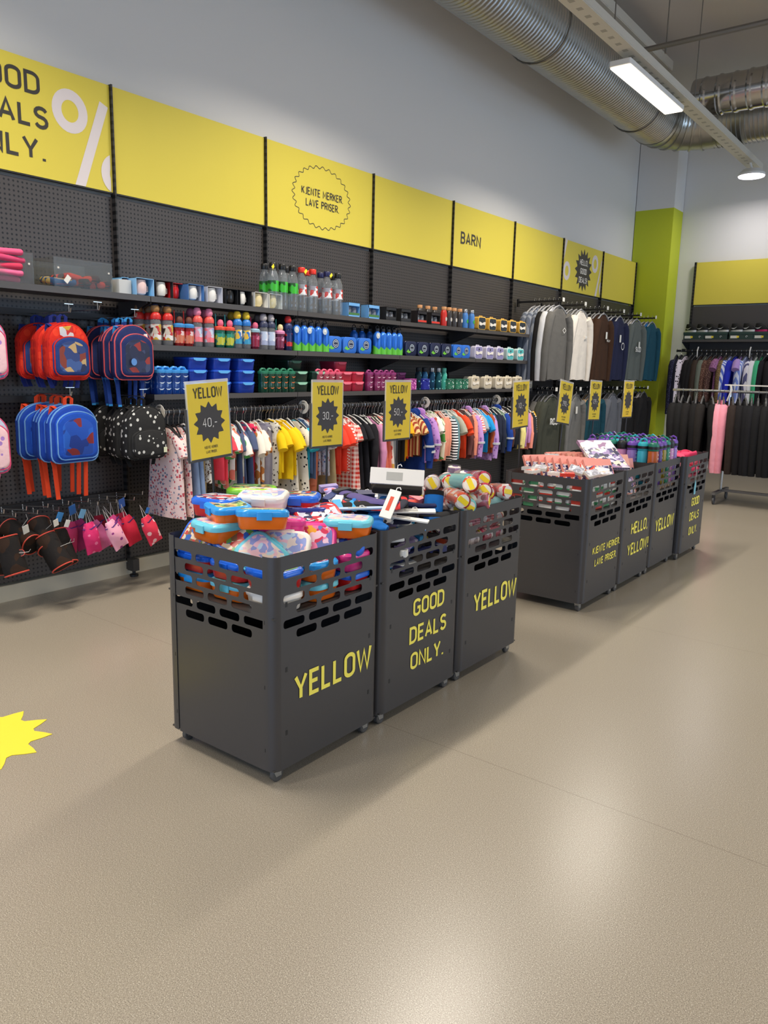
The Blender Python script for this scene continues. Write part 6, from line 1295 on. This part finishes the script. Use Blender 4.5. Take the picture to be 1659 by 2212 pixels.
# ---------------------------------------------------------------- albums
def k_album():
    t = thing('album', 'x', 'album'); g = G(); g.box((0, -.0085, .15), (.215, .003, .30)); g.box((0, .0085, .15), (.215, .003, .30)); g.box((-.106, 0, .15), (.003, .02, .30)); g.build('cover', mat((240, 170, 150), .4), t, smooth=0)
    G().box((.0, 0, .148), (.205, .013, .292)).build('page_block', cloth((206, 196, 214), 'vstripes', (96, 86, 130), 2.4), t, smooth=0); G().box((0, -.0104, .115), (.205, .0006, .2)).build('cover_window', artprint(((206, 200, 222), (70, 64, 110), (238, 216, 190), (150, 130, 176), (40, 40, 70)), 1.7), t, smooth=0); return Kind(t)
AL = k_album(); bxa, bya = bins['books']
for i in range(12):
    s = i/11; AL.put('pink album leaning in the row, %s from the wall side' % ORD[i], T(bxa-.21+.035*i+.02, bya-.17+.012*i, FL+.004) @ RZ(62) @ RX(-24), 'pink albums leaning in a row', {'cover': mat((242, 172, 152) if i % 3 else (236, 150, 136), .4)})
for i in range(9): AL.put('pink album lying in the packet bin, %s of the slanted row behind the packets' % ORD[i], T(bxk-.22+.052*i, byk+.10+.006*i, FL+.142) @ RZ(58) @ RX(-32) @ Matrix.Scale(.55, 4, (0, 0, 1)), 'pink albums leaning in a row')
for i in range(8): AL.put('pink album upright beside the flasks, %s from the wall side' % ORD[i], T(bxa-.20+.05*i, bya+.12, FL+.004) @ RZ(70) @ RX(-14) @ Matrix.Scale(.82, 4, (0, 0, 1)), 'pink albums leaning in a row')
p = onZ(1352, 985, .95); AL.put('large glossy pale album laid slanting on top', T(bxa+.16, bya-.20, .845) @ RZ(48) @ RX(-64) @ Matrix.Scale(1.2, 4), None, {'cover': artprint(((226, 214, 226), (160, 130, 160), (235, 220, 215)), .6, .15)})
# ---------------------------------------------------------------- flasks
def k_flask():
    t = thing('sport_flask', 'x', 'flask')
    G().lathe([(.032, .001), (.035, .008), (.035, .19), (.031, .205)], 16).build('body', mat((140, 90, 160), .25), t)
    G().lathe([(.034, .203), (.036, .208), (.036, .236), (.030, .246), (.018, .25)], 16).build('lid', mat((40, 140, 130), .35), t)
    G().tube([(-.02, 0, .246), (-.018, 0, .262), (0, 0, .27), (.02, 0, .262), (.024, 0, .24)], .0055, 6).build('lid_clasp', mat((40, 140, 130), .35), t)
    G().lathe([(.0365, .212), (.0368, .228)], 16, c0=False, c1=False).build('lid_ring', mat((30, 32, 34), .4), t)
    g = G(); [g.box((.0353, 0, .05+.022*k), (.0008, .018 if k % 2 else .012, .004)) for k in range(7)]; g.build('measure_marks', mat((230, 226, 220)), t, smooth=0); return Kind(t)
FK = k_flask(); bxf, byf = bins['flasks']
FCOL = [((90, 60, 130), (110, 70, 160), 'purple'), ((60, 170, 190), (40, 170, 180), 'turquoise'), ((206, 140, 190), (26, 30, 34), 'pink'), ((150, 130, 40), (100, 70, 160), 'olive'), ((180, 90, 40), (24, 110, 90), 'orange'), ((150, 120, 190), (110, 70, 170), 'lilac'), ((50, 130, 100), (30, 130, 110), 'green')]
q = 0
for i in range(7):
    for j in range(6):
        b, l, nm = FCOL[(i*3+j*2+(i == 6)*j) % 7]; z = FL+.001
        FK.put('%s flask in row %s from the aisle, %s from the albums' % (nm, ORD[6-i], ORD[j]), T(bxf-.24+.08*i, byf-.225+.088*j, z+.03) @ RZ(random.uniform(-30, 30)) @ Matrix.Diagonal((1.1, 1.1, 1.3, 1)), 'upright sport flasks', {'body': mat(b, .25), 'lid': mat(l, .35), 'lid_clasp': mat(l, .35)})
o = G().box((bxf, byf, FL+.0155), (.55, .54, .03)).build('cardboard_insert', mat((150, 120, 90), .8), smooth=0); tag(o, 'brown cardboard under the upright flasks', 'insert')
# ---------------------------------------------------------------- swimwear
bxw, byw = bins['swim']; random.seed(21)
for i in range(20):
    g = G(); cushion(g, .2, .15, .055, .05, wob=.008); c = ((232, 76, 110), (240, 110, 130), (220, 60, 100), (236, 96, 120))[i % 4]
    lay = i//5; x, y = (bxw+(-.15, .15, -.13, .16, .02)[i % 5]*(1 if lay < 3 else .9), byw+(-.17, -.16, .13, .14, 0)[i % 5])
    o = g.build('folded_swimsuit', cloth(c, 'blotch' if i % 2 else None, (245, 150, 150), 1), loc=(x, y, FL+.002+.052*lay+(.03 if i % 5 == 4 else 0)), rot=(random.uniform(-.15, .15), random.uniform(-.2, .2), random.uniform(0, 3)), smooth=70)
    G().tube([(.07*math.cos(a), .05*math.sin(a), .056) for a in [PI*k/6 for k in range(7)]], .006, 5).build('shoulder_tie', cloth((60, 50, 100) if i == 17 else c), o)
    tag(o, '%s swimsuit %s in layer %s of the pink heap' % (('coral', 'light pink', 'raspberry', 'rose')[i % 4], ('at the near wall corner', 'at the near aisle corner', 'at the far wall corner', 'at the far aisle corner', 'in the middle')[i % 5], ('one', 'two', 'three', 'four')[lay]), 'swimsuit', 'pink swimsuits')
g = G(); cushion(g, .09, .07, .05, .03); o = g.build('rolled_swimsuit', cloth((40, 40, 80)), loc=(bxw-.02, byw-.14, FL+.225)); tag(o, 'navy bundle lying on the pink swimwear', 'swimsuit')
t = thing('hang_tag', 'pale blue tag hanging on a string from the swimwear bin', 'tag', (bxw+BW/2+.006, byw-.07, .60)); G().tube([(-.004, 0, .16), (.004, 0, .162), (.004, .004, .05)], .0018, 5).build('string', mat((206, 206, 200)), t); G().poly([(-.02, -.07), (.02, -.07), (.022, .0), (.0, .05), (-.022, 0)], .003, M=front(.002, .004, 0)).build('paper', mat((120, 190, 206), .4), t)
# ---------------------------------------------------------------- small floor marks and check
for o in [o for o in C.objects if o.get('label') == 'x']:        # a kind that was never placed
    for c in list(o.children_recursive): bpy.data.objects.remove(c)
    bpy.data.objects.remove(o)
LONG = [(o.name, o['label']) for o in C.objects if 'label' in o and not 4 <= len(o['label'].replace('-', ' ').split()) <= 16]
SEEN = {}
for o in C.objects:
    if 'label' in o: SEEN.setdefault(o['label'], []).append(o.name)
print('LONG', len(LONG), [l for _, l in LONG]); print('SAME', [(k, v) for k, v in SEEN.items() if len(v) > 1][:20])
